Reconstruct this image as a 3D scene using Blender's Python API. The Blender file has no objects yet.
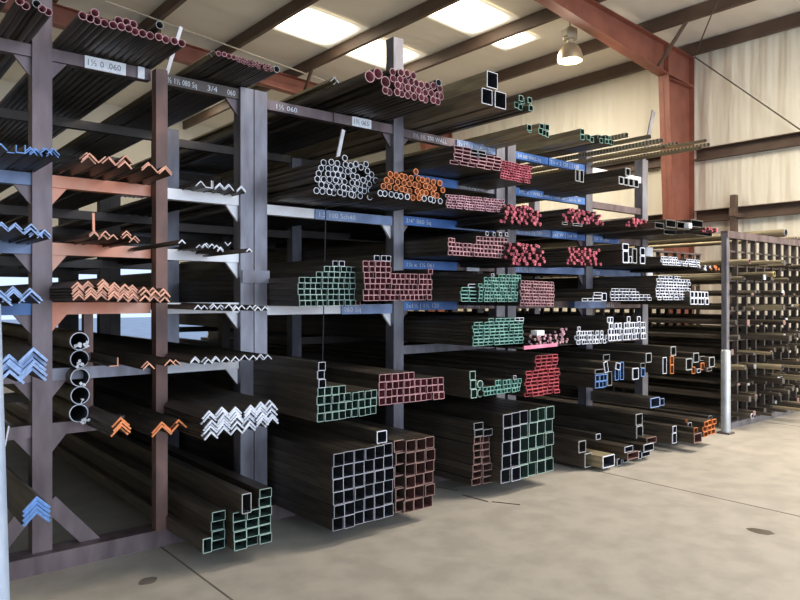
import bpy, math, random
from mathutils import Vector, Matrix
random.seed(7)
R = random.Random(11)
COL = bpy.context.scene.collection

# ------------------------------------------------------------------ camera frame
F, HZ = 690.0, 298.0
A = math.radians(50.26)
FW = (math.cos(A), math.sin(A)); RT = (math.sin(A), -math.cos(A))
CAMH = 1.5
def ray(px, py):
    u = (px - 400) / F; v = (HZ - py) / F
    return FW[0] + u * RT[0], FW[1] + u * RT[1], v
def P(px, py, y=None, h=None, x=None):
    a, b, v = ray(px, py)
    t = y / b if y is not None else ((h - CAMH) / v if h is not None else x / a)
    return Vector((a * t, b * t, CAMH + v * t))

# ------------------------------------------------------------------ materials
def nodes(name):
    m = bpy.data.materials.new(name); m.use_nodes = True
    nt = m.node_tree
    return m, nt, nt.nodes['Principled BSDF']
def mat(name, c1, c2=None, scale=6.0, rough=.6, metal=0.0, bump=0.0, stretch=(1, 1, 1), detail=5, rnd=0.0, contrast=(.35, .65), coord='Object', bscale=None, bdist=.02):
    m, nt, b = nodes(name)
    b.inputs['Roughness'].default_value = rough
    b.inputs['Metallic'].default_value = metal
    N = nt.nodes.new; L = nt.links.new
    if c2 is None: c2 = tuple(x * .7 for x in c1)
    tc = N('ShaderNodeTexCoord'); mp = N('ShaderNodeMapping'); mp.inputs['Scale'].default_value = stretch
    L(tc.outputs[coord], mp.inputs['Vector'])
    nz = N('ShaderNodeTexNoise'); nz.inputs['Scale'].default_value = scale; nz.inputs['Detail'].default_value = detail
    L(mp.outputs['Vector'], nz.inputs['Vector'])
    cr = N('ShaderNodeValToRGB')
    cr.color_ramp.elements[0].position, cr.color_ramp.elements[1].position = contrast
    cr.color_ramp.elements[0].color = (*c2, 1); cr.color_ramp.elements[1].color = (*c1, 1)
    L(nz.outputs['Fac'], cr.inputs['Fac'])
    out = cr.outputs['Color']
    if rnd:
        oi = N('ShaderNodeObjectInfo'); mr = N('ShaderNodeMapRange')
        mr.inputs['To Min'].default_value = 1 - rnd; mr.inputs['To Max'].default_value = 1 + rnd
        L(oi.outputs['Random'], mr.inputs['Value'])
        hs = N('ShaderNodeHueSaturation'); L(mr.outputs['Result'], hs.inputs['Value']); L(out, hs.inputs['Color'])
        out = hs.outputs['Color']
    L(out, b.inputs['Base Color'])
    if bump:
        bp = N('ShaderNodeBump'); bp.inputs['Strength'].default_value = bump; bp.inputs['Distance'].default_value = bdist
        if bscale:
            n2 = N('ShaderNodeTexNoise'); n2.inputs['Scale'].default_value = bscale; L(mp.outputs['Vector'], n2.inputs['Vector'])
            L(n2.outputs['Fac'], bp.inputs['Height'])
        else: L(nz.outputs['Fac'], bp.inputs['Height'])
        L(bp.outputs['Normal'], b.inputs['Normal'])
    return m
def emis(name, c, s):
    m, nt, b = nodes(name)
    b.inputs['Base Color'].default_value = (*c, 1)
    b.inputs['Emission Color'].default_value = (*c, 1); b.inputs['Emission Strength'].default_value = s
    return m
M = {}
M['steel'] = mat('mill_scale_steel', (.118, .095, .072), (.058, .048, .039), 5, .40, .45, stretch=(8, .6, 8), rnd=.35)
M['steel_pale'] = mat('pale_lit_galvanised_steel', (.42, .35, .22), (.26, .21, .13), 5, .45, .4, stretch=(8, .8, 8), rnd=.2)  # pale steel; yellow light on the top bars is put into this tint
M['steel_mid'] = mat('gold_lit_mill_steel', (.24, .19, .12), (.14, .11, .075), 5, .45, .35, stretch=(8, .8, 8), rnd=.15)  # gold light on the big top tubes' sides, put into the body colour
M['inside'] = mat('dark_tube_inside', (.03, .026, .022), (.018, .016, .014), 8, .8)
M['rack'] = mat('weathered_rack_steel', (.235, .175, .18), (.105, .072, .074), 5, .45, .35, stretch=(2, 2, .55), bump=.12, contrast=(.3, .75))
M['rack_grey'] = mat('grey_rack_steel', (.30, .295, .335), (.13, .115, .13), 5, .42, .35, stretch=(2, 2, .55), bump=.12, contrast=(.3, .75))
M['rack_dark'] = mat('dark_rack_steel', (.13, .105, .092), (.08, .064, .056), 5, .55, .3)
M['rust'] = mat('rusty_brown_steel', (.26, .135, .105), (.12, .07, .062), 7, .6, .15, stretch=(1, 1, .5))
M['orange'] = mat('orange_arm_paint', (.96, .46, .30), (.86, .27, .13), 5, .4)  # orange paint lightened, with the strong light on the arms put into it
M['white'] = mat('white_arm_paint_and_light', (.93, .92, .93), (.80, .76, .76), 6, .4)  # white paint, also used where bright light on an arm is coloured in
M['blue'] = mat('blue_arm_paint', (.10, .24, .58), (.06, .15, .40), 6, .45)
M['bluegrey'] = mat('blue_grey_arm_paint', (.27, .36, .60), (.16, .22, .38), 6, .45)
M['chalk'] = mat('white_chalk', (.85, .87, .9), (.7, .72, .76), 20, .8)
M['ink'] = mat('grey_marker_ink', (.25, .27, .32), (.16, .17, .2), 20, .8)
M['paper'] = mat('white_paper_tag', (.95, .96, .98), (.82, .84, .88), 30, .7)
FIN = {}
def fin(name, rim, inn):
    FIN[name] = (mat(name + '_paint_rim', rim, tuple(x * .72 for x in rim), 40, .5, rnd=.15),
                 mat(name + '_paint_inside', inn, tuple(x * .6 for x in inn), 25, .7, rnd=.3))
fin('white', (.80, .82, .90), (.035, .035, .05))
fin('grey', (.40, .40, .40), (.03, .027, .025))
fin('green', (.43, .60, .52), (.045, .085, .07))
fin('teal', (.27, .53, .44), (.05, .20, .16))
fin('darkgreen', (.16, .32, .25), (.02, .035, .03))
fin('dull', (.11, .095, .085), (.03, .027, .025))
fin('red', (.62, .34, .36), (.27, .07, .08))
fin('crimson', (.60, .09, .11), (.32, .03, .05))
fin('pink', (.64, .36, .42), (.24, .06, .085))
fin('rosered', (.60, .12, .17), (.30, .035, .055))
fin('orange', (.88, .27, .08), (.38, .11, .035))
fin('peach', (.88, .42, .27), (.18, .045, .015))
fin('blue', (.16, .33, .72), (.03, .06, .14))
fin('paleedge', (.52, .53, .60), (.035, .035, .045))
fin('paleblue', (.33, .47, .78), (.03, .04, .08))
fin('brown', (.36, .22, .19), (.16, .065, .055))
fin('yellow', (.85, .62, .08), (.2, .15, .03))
FW_NAME = {'white': 'white-ended', 'darkgreen': 'dark-green-ended', 'paleedge': 'pale-edged', 'dull': 'dark', 'grey': 'bare grey', 'green': 'pale-green-ended', 'teal': 'green-ended', 'red': 'red-ended', 'crimson': 'bright-red-ended',
           'pink': 'pink-ended', 'rosered': 'red-ended', 'orange': 'orange-ended', 'peach': 'orange-ended', 'blue': 'blue-ended',
           'paleblue': 'pale-blue-ended', 'brown': 'brown-ended', 'yellow': 'yellow-ended'}

# ------------------------------------------------------------------ mesh helpers
class MB:
    def __init__(s): s.v = []; s.f = []; s.m = []
    def add(s, vs, fs, mi=0):
        o = len(s.v); s.v += [tuple(v) for v in vs]; s.f += [tuple(i + o for i in f) for f in fs]; s.m += [mi] * len(fs)
    def box(s, x0, x1, y0, y1, z0, z1, mi=0):
        s.add([(x0, y0, z0), (x1, y0, z0), (x1, y1, z0), (x0, y1, z0), (x0, y0, z1), (x1, y0, z1), (x1, y1, z1), (x0, y1, z1)],
              [(0, 3, 2, 1), (4, 5, 6, 7), (0, 1, 5, 4), (1, 2, 6, 5), (2, 3, 7, 6), (3, 0, 4, 7)], mi)
    def prism(s, poly, axis, a, b, mi=0):
        n = len(poly)
        def mk(p, t):
            return (t, p[0], p[1]) if axis == 'x' else ((p[0], t, p[1]) if axis == 'y' else (p[0], p[1], t))
        vs = [mk(p, a) for p in poly] + [mk(p, b) for p in poly]
        s.add(vs, [tuple(range(n))[::-1], tuple(range(n, 2 * n))] + [(i, (i + 1) % n, n + (i + 1) % n, n + i) for i in range(n)], mi)
    def tube(s, p0, p1, r, n=10, mi=0, r1=None):
        p0, p1 = Vector(p0), Vector(p1); d = (p1 - p0).normalized()
        a = d.cross(Vector((0, 0, 1)) if abs(d.z) < .9 else Vector((1, 0, 0))).normalized(); b = d.cross(a)
        r1 = r if r1 is None else r1
        vs = []
        for p, q in ((p0, r), (p1, r1)):
            for i in range(n):
                t = 2 * math.pi * i / n; vs.append(p + a * (q * math.cos(t)) + b * (q * math.sin(t)))
        s.add(vs, [tuple(range(n))[::-1], tuple(range(n, 2 * n))] + [(i, (i + 1) % n, n + (i + 1) % n, n + i) for i in range(n)], mi)
    def bar(s, p0, p1, w, d, up=(0, 1, 0), mi=0):
        p0, p1, up = Vector(p0), Vector(p1), Vector(up); a = (p1 - p0).normalized(); b = a.cross(up).normalized(); c = b.cross(a)
        vs = [p + b * (sx * w / 2) + c * (sy * d / 2) for p in (p0, p1) for sx, sy in ((-1, -1), (1, -1), (1, 1), (-1, 1))]
        s.add(vs, [(0, 3, 2, 1), (4, 5, 6, 7), (0, 1, 5, 4), (1, 2, 6, 5), (2, 3, 7, 6), (3, 0, 4, 7)], mi)
    def lathe(s, c, prof, n=24, mi=0):
        k = len(prof); vs = []
        for i in range(n):
            t = 2 * math.pi * i / n
            for r, z in prof: vs.append((c[0] + r * math.cos(t), c[1] + r * math.sin(t), c[2] + z))
        s.add(vs, [(i * k + j, ((i + 1) % n) * k + j, ((i + 1) % n) * k + j + 1, i * k + j + 1) for i in range(n) for j in range(k - 1)], mi)
    def mesh(s, name, mats, smooth=False):
        me = bpy.data.meshes.new(name); me.from_pydata(s.v, [], s.f)
        for m in mats: me.materials.append(m)
        me.polygons.foreach_set('material_index', s.m)
        if smooth: me.polygons.foreach_set('use_smooth', [True] * len(s.f))
        me.validate(); me.update()
        return me
def link(name, me, parent=None, loc=(0, 0, 0), rot=None):
    o = bpy.data.objects.new(name, me); COL.objects.link(o); o.location = loc
    if rot: o.rotation_euler = rot
    if parent: o.parent = parent
    return o
def tag(o, label, cat, group=None):
    o['label'] = label; o['category'] = cat
    if group: o['group'] = group
    return o
def struct(name, mb, mats, smooth=False):
    o = link(name, mb.mesh(name, mats if isinstance(mats, list) else [mats], smooth)); o['kind'] = 'structure'; return o
def empty(name, loc, label, cat, group=None):
    return tag(link(name, None, loc=loc), label, cat, group)
def wloc(o):
    v = Vector(o.location)
    while o.parent: o = o.parent; v += Vector(o.location)
    return v
def part(name, mb, m, parent, smooth=False):
    """mesh given in world coordinates, stored relative to the parent"""
    w = wloc(parent); mb.v = [(v[0] - w.x, v[1] - w.y, v[2] - w.z) for v in mb.v]
    return link(name, mb.mesh(name, m if isinstance(m, list) else [m], smooth), parent)
def solo(name, mb, m, label, cat, group=None, smooth=False):
    """one-mesh thing given in world coordinates; origin at its base centre"""
    xs, ys, zs = zip(*mb.v); c = ((min(xs) + max(xs)) / 2, (min(ys) + max(ys)) / 2, min(zs))
    mb.v = [(v[0] - c[0], v[1] - c[1], v[2] - c[2]) for v in mb.v]
    return tag(link(name, mb.mesh(name, m if isinstance(m, list) else [m], smooth), loc=c), label, cat, group)
ORD = ['zeroth', 'first', 'second', 'third', 'fourth', 'fifth', 'sixth', 'seventh', 'eighth', 'ninth', 'tenth', 'eleventh', 'twelfth']
def ordn(n): return ORD[n] if n < len(ORD) else f'{n}' + ('st' if n % 10 == 1 and n != 11 else 'nd' if n % 10 == 2 and n != 12 else 'rd' if n % 10 == 3 and n != 13 else 'th')
def roww(r, n): return 'bottom row' if r == 0 else ('top row' if r == n - 1 else f'{ordn(r + 1)} row up')

# ------------------------------------------------------------------ stock profiles (mesh cached, so copies share data)
CACHE = {}
def hollow(outer, inner, L, fn, name, smooth=False, body='steel', lo=0.0, hi=0.0):
    n = len(outer); mb = MB()
    ring = lambda pts, y: [(p[0], y, p[1]) for p in pts]
    vs = ring(outer, 0) + ring(outer, .008) + ring(outer, L) + ring(inner, 0) + ring(inner, .07) + ring(inner, L)
    q = lambda a, b: [(a * n + i, a * n + (i + 1) % n, b * n + (i + 1) % n, b * n + i) for i in range(n)]
    mb.add(vs, [], 0)
    for a, b, mi in ((0, 1, 1), (1, 2, 0), (3, 0, 1), (4, 3, 2), (5, 4, 3), (2, 5, 0)):
        mb.f += q(a, b); mb.m += [mi] * n
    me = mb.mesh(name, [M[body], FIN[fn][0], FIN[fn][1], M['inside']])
    if smooth:
        me.polygons.foreach_set('use_smooth', [mi in (0, 2, 3) for mi in mb.m])
    return me
def rect_prof(w, h, c):
    x = w / 2
    return [(-x + c, 0), (x - c, 0), (x, c), (x, h - c), (x - c, h), (-x + c, h), (-x, h - c), (-x, c)]
def tube_mesh(w, h, wall, L, fn, body='steel'):
    k = ('t', round(w, 4), round(h, 4), round(wall, 4), round(L, 2), fn, body)
    if k not in CACHE:
        o = rect_prof(w, h, wall * .7)
        i = [(x * (w - 2 * wall) / w, wall + z * (h - 2 * wall) / h) for x, z in rect_prof(w, h, wall * .5)]
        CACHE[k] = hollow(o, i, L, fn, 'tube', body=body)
    return CACHE[k]
def pipe_mesh(r, wall, L, fn, body='steel', n=20):
    k = ('p', round(r, 4), round(wall, 4), round(L, 2), fn, body)
    if k not in CACHE:
        c = [(math.cos(2 * math.pi * i / n), math.sin(2 * math.pi * i / n)) for i in range(n)]
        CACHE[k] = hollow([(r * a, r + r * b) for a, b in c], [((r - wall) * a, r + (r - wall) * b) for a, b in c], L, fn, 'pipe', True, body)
    return CACHE[k]
def solid_mesh(poly, L, fn, key, body='steel', smooth=False):
    k = ('s', key, round(L, 2), fn, body)
    if k not in CACHE:
        n = len(poly); mb = MB()
        vs = [(p[0], y, p[1]) for y in (0, .01, L) for p in poly]
        mb.add(vs, [tuple(range(n))], 1)
        for a, b, mi in ((0, 1, 1), (1, 2, 0)):
            mb.f += [(a * n + i, b * n + i, b * n + (i + 1) % n, a * n + (i + 1) % n) for i in range(n)]; mb.m += [mi] * n
        mb.f.append(tuple(range(2 * n, 3 * n))[::-1]); mb.m.append(0)
        me = mb.mesh('bar', [M[body], FIN[fn][0]])
        if smooth: me.polygons.foreach_set('use_smooth', [m == 0 for m in mb.m])
        CACHE[k] = me
    return CACHE[k]
def angle_mesh(a, t, L, fn, deg, body='steel'):
    """L profile; deg 0: corner up (roof shape); apex at origin"""
    p = [(0, 0), (a, 0), (a, t), (t, t), (t, a), (0, a)]       # corner at the origin, legs +x and +z
    g = math.radians(225 + deg)                                # 225: corner pointing up
    poly = [(x * math.cos(g) - z * math.sin(g), x * math.sin(g) + z * math.cos(g)) for x, z in p]
    return solid_mesh(poly, L, fn, ('a', round(a, 4), round(t, 4), deg), body)
def rod_mesh(r, L, fn, body='steel', n=10):
    poly = [(r * math.cos(2 * math.pi * i / n), r + r * math.sin(2 * math.pi * i / n)) for i in range(n)]
    return solid_mesh(poly, L, fn, ('r', round(r, 4), n), body, True)
LEN = 6.0

# ------------------------------------------------------------------ bundles
STUFF = MB()
def grid(BL, BR, TLy, ye, ncols, nrows, rows, fn, place, group, kind='square tube', name='square_tube', cat='square tube', wall=.085, L=LEN, finmap=None, jit=.002, stuff=False, lean=0.0, lab=None):
    """rows: list of (first col, number of cols[, column shift]) from the bottom up; nrows = row count spanned by the left edge"""
    p0, p1 = P(*BL, y=ye), P(*BR, y=ye); pt = P(BL[0], TLy, y=ye)
    w = (p1.x - p0.x) / ncols; h = (pt.z - p0.z) / nrows; slope = (p1.z - p0.z) / (p1.x - p0.x)
    nr = len(rows)
    for r, row in enumerate(rows):
        c0, n = row[0], row[1]; sh = row[2] if len(row) > 2 else 0
        for c in range(n):
            f = (finmap(c0 + c, r) if finmap else None) or fn
            x = p0.x + (c0 + c + .5 + sh) * w + lean * r * w + R.uniform(-jit, jit) * .5
            z = p0.z + r * h + slope * (x - p0.x)
            yy = ye + R.uniform(-.012, .012)
            wl = wall * min(w, h)
            if stuff:
                me = tube_mesh(w * .975, h * .975, wl, L, f)
                STUFF_ADD(me, (x, yy, z)); continue
            o = link(name, tube_mesh(w * .98, h * .98, wl, L, f), loc=(x, yy, z))
            tag(o, f'{FW_NAME[f]} {kind}, {ordn(c + 1)} from left, {roww(r, nr)}, {place}', cat, group)
    return p0, p1, w, h
STUFF_MATS = []
def STUFF_ADD(me, loc, S=None, MT=None):
    S = S or STUFF; MT = STUFF_MATS if MT is None else MT; idx = []
    for m in me.materials:
        if m not in MT: MT.append(m)
        idx.append(MT.index(m))
    o = len(S.v)
    S.v += [(v.co.x + loc[0], v.co.y + loc[1], v.co.z + loc[2]) for v in me.vertices]
    for p in me.polygons:
        S.f.append(tuple(i + o for i in p.vertices)); S.m.append(idx[p.material_index])
def one(x0, y0, x1, y1, ye, fn, label, name='rectangular_tube', cat='rectangular tube', group=None, wall=.09, L=LEN, h=None, rot=0, body='steel'):
    """a single tube whose end shows in the pixel box (left, top, right, bottom)"""
    if h is not None: ye = P(x0, y1, h=h).y
    a, b, c = P(x0, y1, y=ye), P(x1, y1, y=ye), P(x0, y0, y=ye)
    w, hh = b.x - a.x, c.z - a.z
    o = link(name, tube_mesh(w, hh, wall * min(w, hh), L, fn, body), loc=((a.x + b.x) / 2, ye, a.z))
    if rot: o.rotation_euler = (0, math.radians(rot), 0)
    return tag(o, label, cat, group)
def pipes(rows, ye, r, fn, place, group, conv=lambda p: p, finmap=None, wall=.065, L=LEN, body='steel'):
    """rows: list (bottom up) of lists of end centres in pixels"""
    for ri, row in enumerate(rows):
        for ci, c in enumerate(row):
            p = P(*conv(c), y=ye); f = (finmap(ci, ri) if finmap else None) or fn
            rr = c[2] if len(c) > 2 else r
            o = link('round_pipe', pipe_mesh(rr, wall * rr * 2 if rr < .027 else .05 * rr * 2, L, f, body), loc=(p.x, ye + R.uniform(-.015, .015), p.z - rr))
            tag(o, f'{FW_NAME[f]} round pipe, {ordn(ci + 1)} from left, {roww(ri, len(rows))}, {place}', 'round pipe', group)
def angles(nests, ye, leg, fn, place, group, step=None, t=None, L=LEN, body='steel'):
    """nests: (apex px, apex py, count[, deg[, leg]]) left to right"""
    for i, n in enumerate(nests):
        px, py, k = n[:3]; deg = n[3] if len(n) > 3 else 0; a = n[4] if len(n) > 4 else leg
        tt = t or a * .11; st = step or tt * 1.75
        p = P(px, py, y=ye)
        for j in range(k):
            o = link('angle_iron', angle_mesh(a, tt, L, fn, deg, body), loc=(p.x + R.uniform(-.002, .002), ye + R.uniform(-.02, .03), p.z - j * st))
            nest = f'{ordn(i + 1)} {"nest" if k > 1 else "piece"} from left'
            pos = '' if k == 1 else ('top of ' if j == 0 else ('bottom of ' if j == k - 1 else f'{ordn(j + 1)} down in '))
            tag(o, f'{FW_NAME[fn]} angle iron, {pos}{nest}, {place}', 'angle iron', group)
RODS = MB(); RODS_MATS = []
def messy(x0, y0, x1, y1, ye, r, fn, label, group, taper=0.2, name='steel_rod', cat='rod', stuff=False):
    """a loose heap of rods whose ends fill the pixel box"""
    a, b = P(x0, y1, y=ye), P(x1, y1, y=ye); top = P(x0, y0, y=ye).z
    w, h = b.x - a.x, top - a.z; row = 0; dz = r * 1.78
    while row == 0 or row * dz < h - r * 1.4:
        fr = row * dz / h
        inset = taper * w * fr ** 2 * .5
        x = a.x + r + (row % 2) * r + inset * R.uniform(.5, 1.5)
        while x < b.x - r - inset * R.uniform(.3, 1.6):
            rr = r * R.choice((.82, .9, 1.0))
            f = fn
            if R.random() > .05:
                me = rod_mesh(round(rr, 4), LEN, f) if R.random() < .35 else pipe_mesh(round(rr, 4), .24 * rr * 2, LEN, f, n=8)
                loc = (x + R.uniform(-.12, .12) * r, ye + R.uniform(-.05, .04), a.z + row * dz + R.uniform(0, .15) * r)
                if stuff: STUFF_ADD(me, loc, RODS, RODS_MATS)
                else: tag(link(name, me, loc=loc), label, cat, group)
            x += 2 * r * 1.03
        row += 1
exec_order = None

# ================================================================== ROOM
WX, BY, FY, LX = 12.5, 19.0, -9.0, -8.0
def HR(x): return 6.0 + .06 * (12.5 - x)                 # underside of the purlins
M['floor'] = mat('concrete_floor', (.425, .385, .33), (.352, .318, .272), 4.5, .55, detail=15, bump=.15, contrast=(.38, .60), bscale=60, bdist=.004)
M['wallins'] = mat('white_vinyl_insulation', (.82, .765, .63), (.76, .70, .565), .8, .5, bump=.75, stretch=(1, 2.0, .25), detail=3, bdist=.12, bscale=1.7)
M['ceilins'] = mat('white_roof_insulation', (.86, .82, .73), (.82, .77, .67), 1.0, .6, bump=.5, stretch=(.5, 1.2, 1), detail=4, bdist=.08, bscale=1.8)
M['redox'] = mat('red_oxide_steel', (.29, .098, .062), (.215, .07, .045), 3, .55, bump=.05)
M['purlin'] = mat('brown_purlin_steel', (.115, .072, .050), (.085, .052, .036), 3, .6)
M['joint'] = mat('floor_joint_dark', (.15, .13, .11), None, 8, .9)
M['ground'] = mat('outdoor_concrete', (.36, .40, .48), (.28, .31, .38), 2, .8)
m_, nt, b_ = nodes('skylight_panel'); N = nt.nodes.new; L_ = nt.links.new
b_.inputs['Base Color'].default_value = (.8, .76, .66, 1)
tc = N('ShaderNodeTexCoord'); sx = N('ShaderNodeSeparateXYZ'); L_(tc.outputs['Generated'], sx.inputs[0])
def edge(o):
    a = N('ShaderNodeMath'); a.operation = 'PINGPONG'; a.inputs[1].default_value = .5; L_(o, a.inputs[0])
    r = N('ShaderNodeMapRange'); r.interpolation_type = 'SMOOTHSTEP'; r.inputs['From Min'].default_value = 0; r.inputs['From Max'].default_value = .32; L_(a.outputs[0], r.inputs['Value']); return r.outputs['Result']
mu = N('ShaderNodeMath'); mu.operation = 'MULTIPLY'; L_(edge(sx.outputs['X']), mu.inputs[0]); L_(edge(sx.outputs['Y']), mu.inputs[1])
r2 = N('ShaderNodeMapRange'); r2.inputs['To Min'].default_value = .25; r2.inputs['To Max'].default_value = 11; L_(mu.outputs[0], r2.inputs['Value']); L_(r2.outputs['Result'], b_.inputs['Emission Strength'])  # strength fades toward the panel edges, a soft glow halo put into the emission
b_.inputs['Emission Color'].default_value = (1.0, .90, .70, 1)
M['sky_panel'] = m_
m_, nt, b_ = nodes('perforated_galvanised'); N = nt.nodes.new; L_ = nt.links.new
tc = N('ShaderNodeTexCoord'); wv = N('ShaderNodeTexWave'); wv.bands_direction = 'Y'; wv.inputs['Scale'].default_value = 9.0; L_(tc.outputs['Object'], wv.inputs['Vector'])
cr = N('ShaderNodeValToRGB'); cr.color_ramp.elements[0].position = .42; cr.color_ramp.elements[1].position = .52; cr.color_ramp.elements[0].color = (.20, .17, .12, 1); cr.color_ramp.elements[1].color = (.55, .47, .32, 1)  # dark bands are the holes; the yellow base holds warm light on the tubes
L_(wv.outputs['Color'], cr.inputs['Fac']); L_(cr.outputs['Color'], b_.inputs['Base Color']); b_.inputs['Roughness'].default_value = .45; b_.inputs['Metallic'].default_value = .3
M['perforated'] = m_
M['alu'] = mat('spun_aluminium', (.62, .52, .36), (.52, .42, .28), 5, .35, .6)
M['ballast'] = mat('ballast_housing', (.52, .46, .33), (.44, .38, .27), 5, .5, .2)
M['bulb'] = emis('lamp_lens', (1.0, .92, .82), 1.4)
M['galv'] = mat('galvanised_bollard', (.56, .58, .60), (.42, .44, .46), 12, .42, .55, stretch=(1, 1, .6), bump=.05)
M['galv_blue_lit'] = mat('galvanised_post_blue_lit', (.50, .60, .76), (.36, .45, .62), 9, .45, .3, stretch=(1, 1, .5), bump=.05)  # bluish light on the galvanised post, put into its colour
M['wire'] = mat('black_wire', (.02, .02, .02), None, 8, .6)
M['rod'] = mat('brace_rod_steel', (.16, .13, .10), None, 8, .5, .4)
M['palerod'] = mat('pale_rod', (.62, .55, .42), None, 8, .5)
M['stain'] = mat('dark_stain', (.13, .10, .075), (.09, .07, .05), 9, .5)
M['stake'] = mat('white_stake', (.74, .72, .74), (.55, .52, .54), 9, .5)

m = MB(); m.add([(LX, FY, 0), (WX, FY, 0), (WX, BY + .2, 0), (LX, BY + .2, 0)], [(0, 1, 2, 3)]); struct('floor', m, M['floor'])
m = MB(); m.box(-25, 30, BY + .2, 55, -.12, -.02); struct('ground', m, M['ground'])
m = MB(); m.box(WX, WX + .2, FY, BY + .2, -.05, 6.25); struct('wall_right', m, M['wallins'])
m = MB()
m.box(LX, 2.6, BY, BY + .2, 0, 7.4); m.box(8.6, WX, BY, BY + .2, 0, 6.6); m.box(2.6, 8.6, BY, BY + .2, 2.35, 7.0)
struct('wall_back', m, M['wallins'])
m = MB(); m.box(LX - .2, LX, FY, BY + .2, 0, 7.6); struct('wall_left', m, M['wallins'])
m = MB(); e = .22
m.add([(LX, FY, HR(LX) + e), (WX + .2, FY, HR(WX) + e), (WX + .2, BY + .2, HR(WX) + e), (LX, BY + .2, HR(LX) + e),
       (LX, FY, HR(LX) + e + .1), (WX + .2, FY, HR(WX) + e + .1), (WX + .2, BY + .2, HR(WX) + e + .1), (LX, BY + .2, HR(LX) + e + .1)],
      [(0, 1, 2, 3), (7, 6, 5, 4), (0, 4, 5, 1), (1, 5, 6, 2), (2, 6, 7, 3), (3, 7, 4, 0)])
struct('ceiling', m, M['ceilins'])
for i, x in enumerate((1.55, 5.14, 8.73)):
    m = MB(); m.box(x - .005, x + .005, FY, 4.12 if i < 2 else BY, 0, .0015); struct(f'trim_{i + 1}', m, M['joint'])
n = 0
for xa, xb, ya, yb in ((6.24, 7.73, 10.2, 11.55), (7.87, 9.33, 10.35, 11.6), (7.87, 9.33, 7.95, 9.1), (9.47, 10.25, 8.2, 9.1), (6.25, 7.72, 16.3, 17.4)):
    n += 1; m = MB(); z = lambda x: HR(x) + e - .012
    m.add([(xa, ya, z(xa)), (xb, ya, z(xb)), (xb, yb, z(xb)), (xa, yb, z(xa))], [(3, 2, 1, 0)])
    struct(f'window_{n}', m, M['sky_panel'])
# back door frame
m = MB(); m.box(2.5, 2.6, BY - .04, BY, 0, 2.45); m.box(8.6, 8.7, BY - .04, BY, 0, 2.45); m.box(2.5, 8.7, BY - .04, BY, 2.35, 2.45); struct('door_1', m, M['purlin'])

# purlins
for i, x in enumerate((12.38, 10.99, 9.4, 7.8, 6.17, 4.59, 3.0, 1.42, -.16)):
    z = HR(x); m = MB()
    m.prism([(x - .035, z), (x + .045, z), (x + .045, z + .015), (x - .02, z + .015), (x - .02, z + .2), (x + .03, z + .2), (x + .03, z + .215), (x - .035, z + .215)], 'y', FY + .1, BY - .02)
    nm = 'along the eave over the right wall' if i == 0 else f'under the white roof, {ordn(i)} inward from the eave'
    solo('roof_purlin', m, M['purlin'], f'brown steel roof beam {nm}', 'roof beam', 'roof beams')
# wall girts
for z, lab in ((4.14, 'upper brown girt along the white insulated right wall'), (3.0, 'lower brown girt along the white insulated right wall')):
    m = MB(); d = .10
    for ya, yb in ((FY + .1, 6.36), (6.64, 12.86), (13.14, BY - .05)):
        m.prism([(WX - .005, z - d), (WX - .13, z - d), (WX - .13, z - d + .03), (WX - .02, z - d + .03), (WX - .02, z + d), (WX - .13, z + d), (WX - .13, z + d + .015), (WX - .005, z + d + .015)], 'y', ya, yb)
    solo('wall_girt', m, M['purlin'], lab, 'wall beam', 'wall girts')
# portal frames
def portal(y, lab):
    fr = empty('portal_frame', (WX - .5, y, 0), lab, 'steel frame', 'red portal frames')
    m = MB(); b = .10
    xo = WX - .02; inner = lambda z: WX - .62 - .33 * z / 5.5
    m.prism([(xo, 0), (xo, 5.43), (inner(5.43), 5.43), (inner(0), 0)], 'y', y - .006, y + .006)
    m.box(xo - .015, xo, y - b, y + b, 0, 5.99); m.box(inner(5.43), xo - .016, y - b, y + b, 5.431, 5.442)
    m.prism([(inner(0), 0), (inner(5.5), 5.5), (inner(5.5) + .02, 5.5), (inner(0) + .02, 0)], 'y', y - b, y + b)
    part('column', m, M['redox'], fr)
    m = MB(); x0, x1 = WX - .036, LX + .1
    bot = lambda x: HR(x) - .56 + .21 * min(1, (11.5 - x) / 3.4) if x < 11.5 else HR(x) - .56
    xs = [x0, 11.5, 8.1, x1]
    m.prism([(x, HR(x) - .015) for x in xs] + [(x, bot(x)) for x in xs[::-1]], 'y', y - .006, y + .006)
    for a_, b_ in zip(xs, xs[1:]):
        m.prism([(a_, HR(a_) - .004), (b_, HR(b_) - .004), (b_, HR(b_) - .02), (a_, HR(a_) - .02)], 'y', y - b, y + b)
        m.prism([(a_, bot(a_)), (b_, bot(b_)), (b_, bot(b_) + .02), (a_, bot(a_) + .02)], 'y', y - b, y + b)
    part('rafter', m, M['redox'], fr)
    m = MB(); xi = inner(5.5)
    m.box(xi, xi + .015, y - b, y + b, bot(11.5), HR(xi) - .02)
    part('stiffener', m, M['redox'], fr)
    m = MB(); m.box(WX - .7, WX - .01, y - .16, y + .16, 0, .025); part('base_plate', m, M['redox'], fr)
    for xa, xp in ((11.2, 10.99), (8.0, 7.8), (4.8, 4.59)):
        m = MB(); m.bar((xa, y - .1, bot(xa) + .03), (xp, y - .75, HR(xp) + .03), .05, .05); part('flange_brace', m, M['purlin'], fr)
    return fr
portal(6.5, 'red steel column and tapered rafter, nearest frame, beside the right wall')
portal(13.0, 'red steel frame farther back, rafter glimpsed above the left pipes')
def rodthing(name, p0, p1, r, m_, lab, cat):
    m = MB(); m.tube(p0, p1, r, 8); return solo(name, m, m_, lab, cat)
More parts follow.
